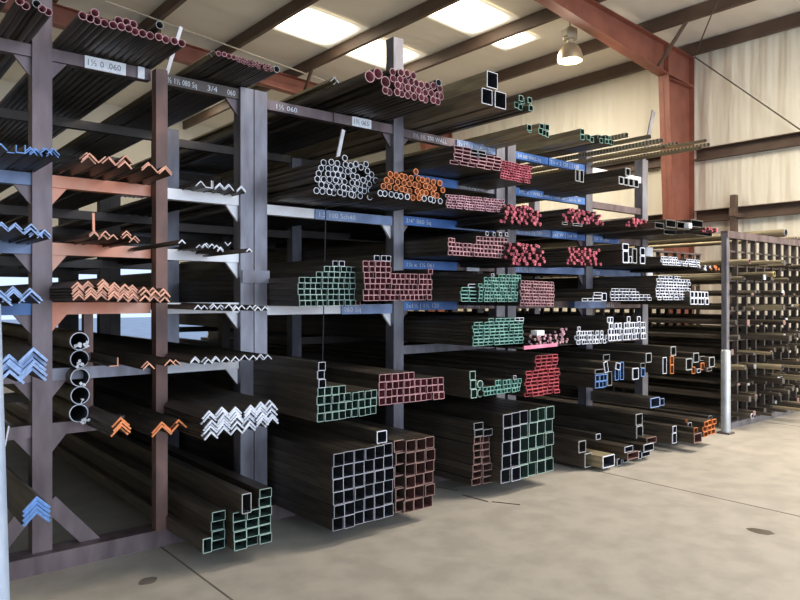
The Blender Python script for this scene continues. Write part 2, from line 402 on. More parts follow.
rodthing('brace_rod', (12.33, 6.32, 5.95), P(800, 129.5, x=12.33) + (P(800, 129.5, x=12.33) - Vector((12.33, 6.32, 5.95))) * .6, .012, M['rod'], 'thin dark brace rod slanting down across the right wall', 'brace rod')
rodthing('brace_rod', (12.3, 6.3, 5.97), (9.42, 4.25, 6.12), .012, M['rod'], 'thin dark brace rod under the roof above the red column', 'brace rod')
rodthing('brace_rod', (3.2, 12.0, 6.50), (8.75, 12.55, 6.17), .014, M['palerod'], 'thin pale rod under the roof above the left pipes', 'brace rod')

# high bay lamp
lp = P(570, 61, y=6.93); lx, ly, lz = lp.x, lp.y, lp.z
lamp = empty('high_bay_lamp', (lx, ly, lz), 'bell-shaped aluminium high bay lamp hanging below the roof near the red rafter', 'lamp')
m = MB(); m.lathe((lx, ly, lz), [(.205, 0), (.207, .03), (.20, .09), (.175, .17), (.135, .235), (.085, .275), (.05, .285), (.048, .275), (.08, .265), (.125, .225), (.165, .165), (.19, .09), (.195, .03), (.195, 0)], 32)
part('lamp_shade', m, M['alu'], lamp, True)
m = MB(); m.lathe((lx, ly, lz), [(.001, -.012), (.08, -.01), (.15, -.002), (.195, .012)], 32); part('lens', m, M['bulb'], lamp, True)
m = MB(); m.tube((lx, ly, lz + .27), (lx, ly, lz + .35), .05, 16); part('socket', m, M['ballast'], lamp)
m = MB(); z0 = lz + .35
m.prism([(lx + .12 * math.cos(t * math.pi / 4 + .39), ly + .12 * math.sin(t * math.pi / 4 + .39)) for t in range(8)], 'z', z0, z0 + .16)
m.box(lx - .16, lx - .10, ly - .05, ly + .05, z0 + .03, z0 + .13); m.tube((lx, ly, z0 + .16), (lx, ly, z0 + .2), .06, 12)
hb = part('ballast_housing', m, M['ballast'], lamp)
m = MB(); m.tube((lx, ly, z0 + .2), (lx, ly, HR(lx) + .2), .012, 8); m.bar((lx - .06, ly, HR(lx) - .0), (lx, ly, z0 + .3), .02, .02); part('hanger', m, M['ballast'], lamp)

# bollards
def bollard(name, x, y, r, h, m_, lab, tilt=None):
    o = empty(name, (x, y, 0), lab, 'bollard')
    m = MB(); m.lathe((x, y, 0), [(r, 0), (r, h - .01), (r - .01, h), (.001, h + .006)], 28); part('bollard_post', m, m_, o, True)
    m = MB(); m.box(x - r * 1.35, x + r * 1.35, y - r * 1.35, y + r * 1.35, 0, .018); part('base_plate', m, M['rack_dark'], o)
    if tilt: o.rotation_euler = tilt
    return o
bollard('steel_bollard', 7.66, 3.57, .05, .925, M['galv'], 'round galvanised bollard standing beside the far rack post')
# left foreground post, leaning slightly away
bollard('steel_post', .354, 2.30, .078, 1.49, M['galv_blue_lit'], 'galvanised post tinted by bluish light, cut off by the left edge of the picture', (0, math.radians(-1.55), 0))

# floor marks
m = MB(); c = P(761, 531.5, h=0)
pts = [P(*q, h=0)[:2] for q in ((746, 528.5), (750, 531), (758, 533.5), (768, 535), (775, 534), (770, 531), (760, 529.2), (752, 528))]
m.prism(pts, 'z', .0005, .002); solo('oil_stain', m, M['stain'], 'dark stain on the bare concrete floor at lower right', 'stain')
for i, (a_, b_) in enumerate((((436, 487), (458, 491)), ((462, 495), (488, 502)), ((452, 488), (470, 486)), ((492, 502), (520, 505)))):
    p, q = P(*a_, h=0), P(*b_, h=0); m = MB(); m.bar((p.x, p.y, .003), (q.x, q.y, .003), .007, .004, (0, 0, 1))
    solo('steel_sliver', m, M['stain'], f'thin dark sliver of scrap on the floor before the square tubes, {("leftmost", "third from left", "second from left", "rightmost")[i]}', 'scrap', 'scrap slivers on the floor')
m = MB(); c = P(148, 581, h=0)
m.prism([(c.x + .05 * math.cos(t) * (1 + .2 * math.sin(2 * t)), c.y + .045 * math.sin(t)) for t in [k * math.pi / 8 for k in range(16)]], 'z', .0005, .002)
solo('oil_stain', m, M['joint'], 'small dark stain on the floor in front of the left base beam', 'stain')

# ================================================================== RACKS
TXT = {}
def text_mesh(s, size):
    k = (s, round(size, 3))
    if k not in TXT:
        cu = bpy.data.curves.new('t', 'FONT'); cu.body = s; cu.size = size; cu.align_x = 'LEFT'; cu.resolution_u = 2
        o = bpy.data.objects.new('t', cu); COL.objects.link(o)
        dg = bpy.context.evaluated_depsgraph_get(); me = bpy.data.meshes.new_from_object(o.evaluated_get(dg)); me.materials.clear()
        bpy.data.objects.remove(o); TXT[k] = me
    return TXT[k]
def writing(s, x, y, z, size, m_, parent, width=None):
    w = wloc(parent); ws = [text_mesh(t, size) for t in s.split()]
    wd = [max(v.co.x for v in me.vertices) + size * .38 for me in ws]; k = min(1.15, width / sum(wd)) if width else 1
    for me, d in zip(ws, wd):
        me = me.copy(); me.materials.append(m_)
        o = link('writing', me, parent, (x - w.x, y - w.y, z - w.z), (math.pi / 2, 0, 0)); o.scale = (k, 1, 1); x += d * k
AT = .068     # arm thickness
def frame(y, label, posts, arms, beam=None, group=None, gus=True):
    """posts: (x, width, top z, material); arms: (x0, x1, top z, material, list of (plate x0, x1, material, text, text material))"""
    xm = sum(p[0] for p in posts) / len(posts)
    rk = empty('pipe_rack', (xm, y + .05, 0), label, 'storage rack', group)
    for x, w, top, m_ in posts:
        m = MB(); m.box(x - w / 2, x + w / 2, y, y + .1, .1 if beam and beam[0] <= x <= beam[1] else 0, top); part('post', m, M[m_], rk)
    if beam:
        m = MB(); m.box(beam[0], beam[1], y - .06, y + .09, 0, .1); part('base_beam', m, M['rack'], rk)
    px = sorted(p[0] for p in posts)
    for ar in arms:
        x0, x1, z, m_ = ar[:4]
        m = MB(); m.box(x0, x1, y + .02, y + .08, z - AT, z)
        a = part('support_arm', m, M[m_], rk)
        for pl in (ar[4] if len(ar) > 4 else ()):
            qx0, qx1, qm, s, tm = pl[:5]; front = pl[5] if len(pl) > 5 else .012
            yf = y + .02 - front
            m = MB(); m.box(qx0, qx1, yf, y + .0195, z - AT - .004, z - .002)
            if qm:
                b = part('label_plate', m, M[qm], a)
            else: b = a; yf = y + .0195
            if s: writing(s, qx0 + .03 * (qx1 - qx0), yf - .002, z - AT + .014, .05, M[tm], b, (qx1 - qx0) * .92)
        for gx, sd in (ar[5] if len(ar) > 5 else ()):
            m = MB(); g = .085; m.prism([(gx, z - AT), (gx + sd * g, z - AT), (gx, z - AT - g * 1.25)], 'y', y + .04, y + .06)
            part('gusset', m, M[m_ if m_ in ('white', 'orange') else 'rack'], rk)
    return rk
C1, C2, C3, C4, C5, C6, C7, C8 = .917, 2.158, 2.260, 3.470, 4.662, 4.812, 6.005, 7.06
W = 'white'
# ---- left rack, front frame
la = []
for z, ml, mo, mr in ((2.895, 'rack', 'rack', 'rack_dark'), (2.188, 'bluegrey', 'orange', 'white'), (1.81, 'bluegrey', 'orange', 'white'), (1.475, 'blue', 'orange', 'white'), (1.105, 'rack', 'rack_grey', 'white'), (.80, 'rack', 'rack', 'rack_dark')):  # arm below eye level: light on it put into the grey and white
    la.append((-.32, C1 - .05, z, ml, [], [(C1 - .05, -1)]))
    pl = [(1.14, 1.37, 'paper', '1½ 0 .060', 'ink'), (1.44, 1.48, 'paper', None, None, .016)] if z > 2.8 else []
    la.append((C1 + .05, 1.522, z, mo, pl, [(C1 + .05, 1)]))
    pl = [(1.60, 1.84, None, '1½ 1½ 080 Sq', 'chalk'), (1.88, 1.98, None, '3/4', 'chalk'), (2.02, 2.10, None, '060', 'chalk')] if z > 2.8 else []
    la.append((1.592, C2 - .05, z - .005, mr, pl, [(C2 - .05, -1)]))
lf = frame(4.19, 'nearest left steel rack frame with purple-brown post and orange painted arms', [(-.36, .1, 3.7, 'rack'), (C1, .1, 3.75, 'rack'), (C2, .095, 2.90, 'rack_grey')], la, (-.45, 1.70), 'rack frames')
m = MB(); m.box(1.522, 1.592, 4.12, 4.19, .1, 2.88); part('prop_post', m, M['rust'], lf)
for s in (-1, 1):
    m = MB(); m.bar((C1 + s * .04, 4.225, .36), (C1 + s * .29, 4.225, .06), .085, .02, (0, 1, 0)); part('diagonal_brace', m, M['rack'], lf)
m = MB(); m.box(2.118, 2.32, 4.178, 4.19, 1.60, 1.685); part('clamp_plate', m, M['rack_grey'], lf)
m = MB(); m.box(1.14, 1.19, 4.215, 4.265, .80, 1.475 - AT); part('pipe_stop', m, M['rust'], lf)
# ---- middle rack, front frame
ma = [
 (C3 + .05, C4 - .05, 2.86, 'rack', [(2.37, 2.62, None, '1½ 060', 'chalk'), (2.86, 3.415, 'rack', None, None), (3.02, 3.20, 'paper', '1½ 065', 'ink', .02)], [(C4 - .05, -1)]),
 (C4 + .05, C5 - .05, 2.85, 'rack', [(3.62, 4.05, None, '1½ 1½ 200 WALL', 'chalk'), (4.12, 4.60, 'bluegrey', '2x1 060 WALL Sq', 'chalk')], [(C4 + .05, 1)]),
 (C4 + .05, C5 - .05, 2.50, 'rack_grey', [(3.53, 4.12, 'blue', 'OD75 652', 'bluegrey'), (4.16, 4.58, None, '1½ 1 Sq 065', 'chalk')]),
 (C3 + .05, C4 - .05, 2.14, 'white', [(2.70, 3.41, 'bluegrey', '1.5  100  Sch40', 'chalk')], [(C4 - .05, -1)]),
 (C4 + .05, C5 - .05, 2.155, 'bluegrey', [(3.53, 4.12, 'blue', '3/4"  060 Sq', 'chalk'), (4.16, 4.58, None, '3/4 065 Sq 080', 'chalk')], [(C4 + .05, 1)]),
 (C4 + .05, C5 - .05, 1.805, 'rack', [(3.53, 4.12, 'blue', '1¼ x 1¼  061', 'chalk'), (4.235, 4.385, 'paper', None, None, .02)]),
 (C3 + .05, C4 - .05, 1.452, 'white', [(2.93, 3.41, 'bluegrey', '060 Sq', 'chalk')], [(C4 - .05, -1)]),
 (C4 + .05, C5 - .05, 1.475, 'rack', [(3.53, 4.12, 'blue', '1x1½ | 1½ 120', 'chalk'), (4.2, 4.5, None, '1 065 Sq', 'chalk')], [(C4 + .05, 1)]),
 (C4 + .05, C5 - .05, 1.12, 'rack_grey'),
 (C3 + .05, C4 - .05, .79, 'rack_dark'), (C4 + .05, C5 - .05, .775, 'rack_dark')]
frame(4.19, 'front frame of the middle rack, grey centre post with blue labelled arms', [(C3, .095, 2.90, 'rack_grey'), (C4, .1, 3.55, 'rack_grey'), (C5, .11, 2.90, 'rack_grey')], ma, (2.3, 4.7), 'rack frames')
# ---- right rack, front frame
ra = [
 (C6 + .06, C7 - .06, 2.855, 'blue', [(4.9, 5.28, None, '3/4 060 WALL Sq', 'chalk'), (5.36, 5.94, 'blue', '2½ x 2 120 | 1 120', 'chalk')]),
 (C6 + .06, C7 - .06, 2.52, 'bluegrey', [(4.88, 5.94, 'blue', '1PC x 1 WALL 065 | 100x100 | 2x1½ W', 'chalk')]),
 (C6 + .06, C7 - .06, 2.155, 'bluegrey', [(4.9, 5.36, None, '2½ 065 Sq 080', 'chalk'), (5.40, 5.94, 'blue', '2x2 W | 3x4 W', 'chalk')], [(C7 - .06, -1)]),
 (C6 + .06, C7 - .06, 1.805, 'bluegrey', [(4.9, 5.25, None, '1½ Sq 065', 'chalk')], [(C7 - .06, -1)]),
 (C6 + .06, C7 - .06, 1.47, 'rack', [(5.70, 6.24, 'bluegrey', None, None, .06)], [(C7 - .06, -1)]),
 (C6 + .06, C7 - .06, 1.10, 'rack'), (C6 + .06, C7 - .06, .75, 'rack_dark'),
 (C7 + .06, C8 - .05, 2.85, 'white'), (C7 + .06, C8 - .05, 2.50, 'rack'),  # top arm coloured white for the light falling on it
 (C7 + .06, C8 - .05, 2.15, 'rack', [(6.08, 6.55, 'blue', '3/4 W 2x2', 'chalk')], [(C7 + .06, 1)]),
 (C7 + .06, C8 - .05, 1.80, 'bluegrey', [(6.1, 6.5, None, '1.50', 'chalk')]), (C7 + .06, C8 - .05, 1.46, 'rack', [(6.3, 6.6, None, '065 Sq', 'chalk')]),
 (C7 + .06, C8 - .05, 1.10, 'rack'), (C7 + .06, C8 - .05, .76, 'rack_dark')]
rf = frame(4.19, 'front frame of the right rack with blue chalk-marked arms and grey posts', [(C6, .11, 2.92, 'rack_grey'), (C7, .11, 3.12, 'rack_grey'), (C8, .11, 3.05, 'rack_grey')], ra, None, 'rack frames')
m = MB(); m.box(6.2, 7.1, 4.13, 4.28, 0, .095); part('base_beam', m, M['rack'], rf)
# ---- rear frames
names = {5.72: 'second', 7.24: 'third', 8.76: 'fourth'}
for y in names:
    for nm, posts, arms in (
        ('left', [(C1, 3.0), (C2, 2.93)], [(C1 + .05, C2 - .05, a[2]) for a in la[2::3]] + [(a[0], a[1], a[2]) for a in la[::3]]),
        ('middle', [(C3, 2.93), (C4, 2.84), (C5, 2.9)], [a[:3] for a in ma]),
        ('right', [(C6, 2.9), (C7, 2.9), (C8, 3.0)], [a[:3] for a in ra])):
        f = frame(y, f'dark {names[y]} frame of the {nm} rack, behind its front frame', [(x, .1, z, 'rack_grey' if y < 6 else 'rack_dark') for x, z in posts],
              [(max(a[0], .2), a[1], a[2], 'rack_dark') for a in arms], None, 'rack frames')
        if y < 6 and nm == 'middle':
            m = MB(); m.bar((3.0, y + .05, 2.76), (3.42, y + .05, 2.42), .07, .03); part('diagonal_brace', m, M['rack_dark'], f)

# ---- far pigeonhole rack
PY, PX0, DX = 3.70, 7.93, .243
ph = empty('pigeonhole_rack', (9.2, PY, 0), 'far dark steel rack of many small square openings stuffed with bars', 'storage rack')
LV = [.14, .33, .50, .68, .85, 1.02, 1.19, 1.36, 1.53, 1.71, 1.88, 2.05]
for yy in (PY, PY + 1.8, PY + 3.6, PY + 5.4):
    for k in range(13):
        w = .035 if k == 0 else .016
        m = MB(); x = PX0 + k * DX; m.box(x - w, x + w, yy - .03, yy + .03, .06, 2.2 if k else 2.24); part('upright_bar', m, M['rack_grey' if k == 0 and yy == PY else 'rack_dark'], ph)
    for z in LV:
        m = MB(); m.box(PX0, PX0 + 12 * DX, yy - .012, yy + .012, z - .02, z); part('shelf_bar', m, M['rack_dark'], ph)
    m = MB(); m.box(PX0 - .03, PX0 + 12 * DX + .03, yy - .04, yy + .04, 2.19, 2.27 if yy == PY else 2.215); part('top_beam', m, M['rack'], ph)
    m = MB(); m.box(PX0 - .05, PX0 + 12 * DX + .03, yy - .05, yy + .05, 0, .07); part('bottom_beam', m, M['rack_grey'], ph)
m = MB(); m.bar((PX0, PY + 5.4, 1.9), (PX0, PY + 3.6, 2.25), .04, .03, (1, 0, 0)); part('diagonal_brace', m, M['rack_dark'], ph)
# taller rear post with a rail above it
hp = P(734, 240, y=5.6); pst = empty('rack_post', (hp.x, 5.6, 0), 'tall brown post with a top rail standing behind the far rack', 'post')
m = MB(); m.box(hp.x - .05, hp.x + .05, 5.55, 5.65, 0, P(734, 195, y=5.6).z); part('post', m, M['purlin'], pst)
zz = P(734, 214.5, y=5.5).z
m = MB(); m.box(hp.x - .28, hp.x + 1.4, 5.47, 5.55, zz - .035, zz + .035); part('rail', m, M['purlin'], pst)
m = MB(); m.box(hp.x - .30, hp.x - .24, 5.46, 5.55, zz - .03, zz + .11); part('rail_stub', m, M['purlin'], pst)
# bars in the openings
kinds = ('round bar', 'square bar', 'flat bar', 'round pipe')
for r, z in enumerate(LV[:-1]):
    for c in range(11):
        for q in range(2):
            kd = R.choice(kinds); yy = PY - R.uniform(.03, .30) - (.3 if R.random() < .2 else 0)
            x = PX0 + c * DX + .06 + q * .1 + R.uniform(0, .03)
            s = R.uniform(.020, .034); body = 'steel_pale' if R.random() < .14 or (c == 0 and r > 8) else 'steel'; fnn = R.choice(('grey', 'dull', 'white') if R.random() < .25 else ('dull', 'dull', 'brown'))
            if kd == 'round bar': me = rod_mesh(round(s, 2), 5.8, fnn, body, 12)
            elif kd == 'round pipe': me = pipe_mesh(round(s, 2), .005, 5.8, fnn, body, 14)
            elif kd == 'square bar': a_ = round(s, 2); me = solid_mesh([(-a_, 0), (a_, 0), (a_, 2 * a_), (-a_, 2 * a_)], 5.8, fnn, ('q', a_), body)
            else: a_ = round(s, 2); me = solid_mesh([(-a_, 0), (a_, 0), (a_, .025), (-a_, .025)], 5.8, fnn, ('f', a_), body)
            o = link(kd.replace(' ', '_'), me, loc=(x, yy, z + .001))
            side = '' if q == 0 else 'right-hand '
            tag(o, f'{side}dark {kd} in {ordn(c + 1)} opening from left, {ordn(r + 1)} level up, far rack', 'steel bar', 'bars in the far rack')
# notable bars of the far rack
p = P(774.5, 274, y=3.35)
tag(link('round_pipe', pipe_mesh(.03, .005, 6.0, 'yellow', 'steel_pale', 14), loc=(p.x, 3.35, p.z - .03)), 'pale round pipe with yellow painted end sticking out of the far rack', 'round pipe')
p = P(786, 233, h=2.32)
tag(link('round_pipe', pipe_mesh(.05, .006, 6.0, 'grey', 'steel_pale', 18), loc=(p.x, p.y, 2.272)), 'long pale round pipe lying on top of the far rack', 'round pipe')
for i, px in enumerate((796, 806)):
    p = P(px, 238, h=2.3); tag(link('round_pipe', pipe_mesh(.028, .006, 6.0, 'grey', 'steel_pale', 14), loc=(p.x, p.y, 2.272)), f'thinner brown pipe on top of the far rack, {ordn(i + 1)} right of the long pale one', 'round pipe')

# ================================================================== STOCK
def zc(x0, y0, s): return lambda p: (x0 + p[0] / s, y0 + p[1] / s)
# ---- left rack: round pipes on top
z8 = zc(0, 0, 8.0)
pipes([[(30, -20), (155, 15), (210, 40), (335, 75), (392, 87)], [(295, 30)]], 3.72, .0195, 'red', 'top arm left of the post', 'red pipes at the far left top', z8, lambda c, r: 'grey' if r == 1 else None)
zt = zc(50, 0, 5.714)
b = [(187, 90), (235, 105), (285, 118), (330, 115), (375, 142), (418, 155), (458, 170), (498, 183), (543, 195), (585, 205), (630, 212), (670, 227), (710, 237), (748, 250)]
b = [(187 + i * 43.2, 90 + i * 12.3 + (4 if i in (4, 5) else 0)) for i in range(14)]
pipes([b, [(255, 75), (397, 112), (440, 124), (480, 135), (622, 147)]], 3.74, .0212, 'red', 'pile on top of left rack', 'red pipes on top of the left rack', zt, lambda c, r: 'grey' if (r, c) == (1, 4) else None)
zt = zc(150, 20, 5.714)
pipes([[(392, 192), (420, 199), (448, 208), (474, 216)]], 3.80, .0150, 'red', 'right pile on top of left rack', 'pipes on the left rack by the double post', zt)
sm = [(498 + i * 15, 232 + i * 4.3 + R.uniform(-3, 3)) for i in range(14)]
pipes([sm, [(495 + i * 17, 216 + i * 4.6 + R.uniform(-4, 4)) for i in range(12)]], 3.80, .0085, 'red', 'thin pipes on top of left rack', 'thin red pipes on top of the left rack', zt)
pipes([[(721, 283)]], 3.82, .021, 'grey', 'beside the thin pipes atop double post', None, zt)
angles([(213.5, 49.5, 1, 0), (209, 52.5, 1, 0)], 3.80, .03, 'dull', 'left of the thin top pipes', 'pale angles on the left rack top', t=.004, body='steel_pale')
# ---- left rack: angle iron
z = zc(0, 100, 5.714)
def za(f, L_): return [(*f(n[:2]), *n[2:]) for n in L_]
angles(za(z, [(8, 243, 1), (106, 302, 1, -135), (145, 308, 1, -135), (180, 262, 2), (212, 268, 2), (258, 266, 2), (300, 268, 3)]), 3.68, .042, 'blue', 'top blue row left of post', 'blue angles on the upper left shelf', t=.005)
angles(za(z, [(505, 292, 3), (562, 362, 1, 180), (625, 322, 1), (660, 378, 1, 180), (712, 316, 4)]) + za(zc(130, 140, 5.714), [(115, 120, 2), (160, 190, 1, 180), (213, 142, 2)]), 3.75, .053, 'peach', 'upper orange shelf', 'orange angles on the upper shelf', t=.006)
angles(za(zc(130, 140, 5.714), [(398, 234, 1), (468, 276, 1, -135), (486, 276, 1, -135), (520, 242, 2), (573, 248, 2), (637, 260, 2)]), 4.02, .048, 'white', 'upper white shelf', 'white angles on the upper shelf', t=.005)
angles(za(zc(0, 200, 5.714), [(10, 122, 2), (86, 128, 2), (130, 196, 1, 180), (175, 134, 3), (212, 160, 2), (258, 165, 2)]), 3.70, .045, 'paleblue', 'second blue row left of post', 'blue angles on the second left shelf', t=.006)
angles(za(zc(0, 200, 5.714), [(537, 172, 2), (597, 176, 3), (650, 194, 1), (720, 174, 3), (768, 204, 2)]), 3.74, .036, 'peach', 'second orange shelf', 'orange angles on the second shelf', t=.005)
angles([(181, 239.5, 1)], 3.45, .027, 'white', 'poking out past thin post', None, t=.005)
angles([(250, 248, 1)], 3.60, .027, 'white', 'poking out before double post', None, t=.005)
angles([(201, 244, 1), (204.5, 243.5, 1), (207.5, 242.5, 2), (211.5, 243.5, 1), (215.5, 245, 1), (220, 246.5, 2), (228.5, 246, 1, 180)], 3.90, .030, 'white', 'second white shelf', 'white angles on the second shelf', t=.005)
angles(za(zc(0, 200, 5.714), [(0, 512, 3), (78, 490, 3), (178, 500, 3)]), 3.70, .07, 'paleblue', 'third blue row left of post', 'blue angles on the third left shelf', t=.007)
angles([(78.8, 281.5, 5), (90, 280.6, 5), (102.4, 278.8, 6), (113.4, 282, 5), (124, 283.6, 5), (134, 284.4, 5), (144.6, 286.4, 4), (154.6, 287, 4), (164.6, 288, 4)], 3.72, .044, 'peach', 'tall orange stack', 'orange angles stacked on the third shelf', step=.0150, t=.0078)
angles([(198, 304.7, 1), (206, 304.9, 1), (214, 303.2, 2), (221, 304.2, 2), (228, 303.8, 1), (236, 305, 2), (243, 304.8, 1), (250.8, 305.2, 1), (257.5, 304.8, 2), (265, 306, 1)], 3.74, .034, 'white', 'third white shelf', 'white angles on the third shelf', t=.005)
angles([(9.6, 354, 4), (21, 371, 3, 180), (33, 347, 5)], 3.66, .092, 'paleblue', 'big blue nests left of post', 'big blue angles on the fourth left shelf', step=.024, t=.0125)
angles([(119.7, 366.5, 1, -135), (148, 361, 2), (169, 359, 1), (177.6, 359.6, 1)], 3.72, .046, 'peach', 'fourth shelf by thin post', 'orange angles on the fourth shelf', t=.005)
angles([(197, 356.6, 2), (207.3, 357, 2), (217, 356, 2), (226, 356.6, 1), (234.5, 356, 2), (244, 354.6, 1), (252, 354.8, 1), (260, 353.6, 2), (268.6, 354.5, 1)], 3.70, .040, 'white', 'fourth shelf', 'white angles on the fourth shelf', t=.005)
angles([(121, 417, 4), (162, 421.5, 2, 0, .08), (171, 433.5, 1, 180, .06), (180.6, 419.8, 1, 0, .07)], 3.70, .066, 'orange', 'lowest orange group', 'orange angles on the lowest arm', step=.0165, t=.0088)
angles([(210, 410.5, 8), (223.8, 407, 8), (236, 406.6, 8), (250, 404.4, 8), (261.8, 401.6, 8), (272, 400.2, 7)], 3.55, .058, 'white', 'big low white stack', 'white angles stacked on the lowest arm', step=.0155, t=.0088)
angles([(37.6, 497, 4)], 3.60, .088, 'blue', 'at the post foot', 'blue angles at the foot of the left post', step=.0215, t=.0135)
angles([(5, 446, 1, 215)], 3.5, .09, 'white', 'beside bluish-lit post', None, t=.006)
# large round pipes stacked beside the post
for i, (px, py) in enumerate(((77.5, 412.5), (77.5, 394), (77.5, 376), (77.3, 358.3), (76.7, 341.5))):
    p = P(px, py, y=4.13); r = .0505
    o = link('round_pipe', pipe_mesh(r, .0045, LEN, 'white', 'steel_mid', 28), loc=(1.09 + .004 * (i % 2), 4.13 - .012 * (i % 3), .803 + i * .1012))
    tag(o, f'large thin-walled round pipe in the upright stack by the left post, {("lowest", "second from bottom", "middle one", "second from top", "topmost")[i]}', 'round pipe', 'large pipes stacked by the left post')
for i, (px, py, k) in enumerate(((80, 346.5, 5), (87.5, 345.5, 4), (80.5, 364.5, 6), (84.5, 384.5, 3), (83.5, 400, 2), (86, 421, 7))):
    p = P(px, py, y=4.07); m = MB()
    for j in range(k):
        q = (p.x + (j - k / 2) * .007, 4.085 + R.uniform(-.006, .006), p.z + R.uniform(-.012, .012)); q2 = (q[0] + R.uniform(-.012, .016), q[1] - .008, q[2] + R.uniform(-.018, .018))
        m.bar(q, q2, .014, .004)
    m.box(p.x - .004, p.x + .004, 4.08, 4.115, p.z - .004, p.z + .004)
    solo('paper_tag', m, M['paper'], f'crumpled white tag at the mouths of the large pipes, {ordn(i + 1)} from top', 'tag', 'tags on the large pipes')
# ---- left rack: floor tubes
G = 'rectangular tubes on the floor of the left rack'
grid((233.6, 551), (271, 541), 513.5, 3.53, 3, 4, [(0, 3), (0, 3), (0, 3), (0, 3), (2, 1), (2, 1)], 'green', 'left rack floor stack', G, 'flat tube', 'rectangular_tube', 'rectangular tube', .05)
grid((212, 551.5), (225.3, 548), 512.5, 3.60, 1, 4, [(0, 1)] * 4, 'green', 'narrow left rack floor stack', G, 'flat tube', 'rectangular_tube', 'rectangular tube', .05)
one(203, 539.5, 212, 554, 3.59, 'green', 'pale-green-ended upright tube on the floor, leftmost of the floor tubes', wall=.07)
one(242, 494.5, 251.5, 514.5, 3.50, 'grey', 'loose grey upright tube lying on top of the left floor stack', wall=.08)

# ---- middle rack
G = 'white-edged square tubes on the floor'
grid((333.8, 532), (393.4, 515.1), 454.4, 3.43, 6, 6, [(0, 6)] * 6, 'paleedge', 'big dark floor stack', G, wall=.030, jit=.0035)
one(377, 431.5, 387, 444, 3.48, 'white', 'loose white-edged square tube lying on top of the big dark floor stack', 'square_tube', 'square tube', wall=.07)
G = 'red and brown square tubes on the floor'
grid((405.3, 513.2), (434, 506), 441, 3.45, 3, 6, [(0, 3, -.12), (0, 3), (0, 3, .03), (0, 3, .06), (0, 3), (0, 3, .12)], 'brown', 'brown floor stack', G, wall=.045, jit=.003)
grid((394.7, 512.5), (404.6, 510), 441, 3.475, 1, 6, [(0, 1)] * 6, 'brown', 'slim column beside dark stack', G, wall=.06)
grid((317.8, 422.5), (377.4, 413.6), 388, 3.40, 9, 4, [(0, 9), (0, 9), (0, 9), (0, 4), (0, 1), (0, 1), (0, 1)], 'green', 'lower arm of middle rack', 'pale green square tubes on the lower arm', finmap=lambda c, r: 'white' if r > 3 else None, wall=.05)
grid((379, 405.6), (443.4, 398.5), 374.5, 3.57, 11, 4, [(0, 11), (0, 11), (0, 11), (0, 6)], 'red', 'lower arm of middle rack', 'red square tubes on the lower arm', wall=.06)
grid((298.2, 306.4), (354.8, 305.4), 277, 3.80, 10, 5, [(0, 11, .1), (0, 10), (0, 10), (0, 10, .05), (0, 10), (3, 7, .1), (4, 6, .3), (6, 2, .1)], 'green', 'middle arm of middle rack', 'pale green square tubes on the middle arm', finmap=lambda c, r: 'white' if r == 7 else ('red' if (r, c) == (0, 10) else None), wall=.07)
G = 'red square tubes on the middle arm'
grid((364, 301), (390.5, 300.5), 260.5, 3.70, 5, 7, [(0, 5)] * 7 + [(2, 3, .1)], 'red', 'left part of middle red stack', G, finmap=lambda c, r: 'white' if r == 7 else None, wall=.07)
grid((390.7, 300.5), (431, 300), 273.3, 3.70, 9, 5, [(0, 9), (0, 9, .05), (0, 9), (0, 9, .1), (0, 9, .1), (8, 1, .2)], 'red', 'right part of middle red stack', G, wall=.07)
z = zc(300, 130, 5.333)
pipes([[(90, 323), (120, 327), (155, 330), (185, 333), (210, 333), (238, 340), (268, 344), (292, 347), (328, 350), (375, 357)],
       [(112, 292), (142, 297), (172, 300), (202, 303), (228, 308), (255, 313), (285, 318), (322, 318), (350, 324), (382, 322)],
       [(90, 262), (128, 263), (155, 265), (187, 268), (213, 273), (242, 275), (277, 282), (305, 285), (348, 298), (374, 288)],
       [(100, 232), (145, 235), (170, 237), (197, 240), (235, 243), (282, 245), (308, 250), (335, 268), (362, 258), (400, 270)],
       [(120, 202), (153, 205), (185, 208), (220, 210), (257, 220), (288, 215), (330, 197), (362, 218), (388, 237)],
       [(133, 172), (167, 172), (202, 178), (242, 185), (270, 190), (297, 182), (355, 182)], [(238, 150)]],
      3.70, .0208, 'white', 'white pile on middle rack', 'white-ended round pipes on the middle rack', z, wall=.08)
pipes([[(427, 337), (458, 338), (492, 342), (517, 348), (543, 352), (572, 356), (605, 360), (632, 362), (660, 366), (690, 370), (717, 374), (755, 378)],
       [(443, 300), (475, 304), (507, 310), (538, 315), (565, 320), (592, 325), (620, 328), (648, 333), (677, 335), (707, 340), (737, 348)],
       [(460, 268), (488, 272), (517, 278), (553, 283), (583, 288), (610, 292), (637, 296), (663, 300), (693, 305), (722, 310), (760, 321)],
       [(478, 237), (508, 243), (537, 247), (567, 250), (595, 256), (625, 260), (653, 266), (683, 270), (710, 278), (740, 284)], [(618, 222)]],
      3.60, .0213, 'orange', 'orange pile on middle rack', 'orange-ended round pipes on the middle rack', z, lambda c, r: 'white' if r == 0 and c not in (6, 7) else None, wall=.095)
z = zc(250, 60, 4.0)
pipes([[(540, 122, .025), (563, 126), (588, 129), (612, 133), (635, 139), (658, 146), (682, 151), (706, 157), (729, 161), (752, 166)],
       [(475, 68, .038), (508, 55, .036), (542, 88, .038), (587, 101), (608, 106), (632, 110), (655, 116), (680, 121), (705, 129), (727, 132), (750, 140), (768, 144)],
       [(575, 73), (598, 79), (622, 84), (645, 88), (666, 92), (688, 98), (712, 101), (735, 103), (764, 113)],
       [(575, 46), (600, 52), (625, 55), (649, 64), (751, 92)]],
      3.60, .0255, 'red', 'pile on top of middle rack', 'red-ended round pipes on top of the middle rack', z, lambda c, r: 'grey' if (r, c) == (3, 4) else None)
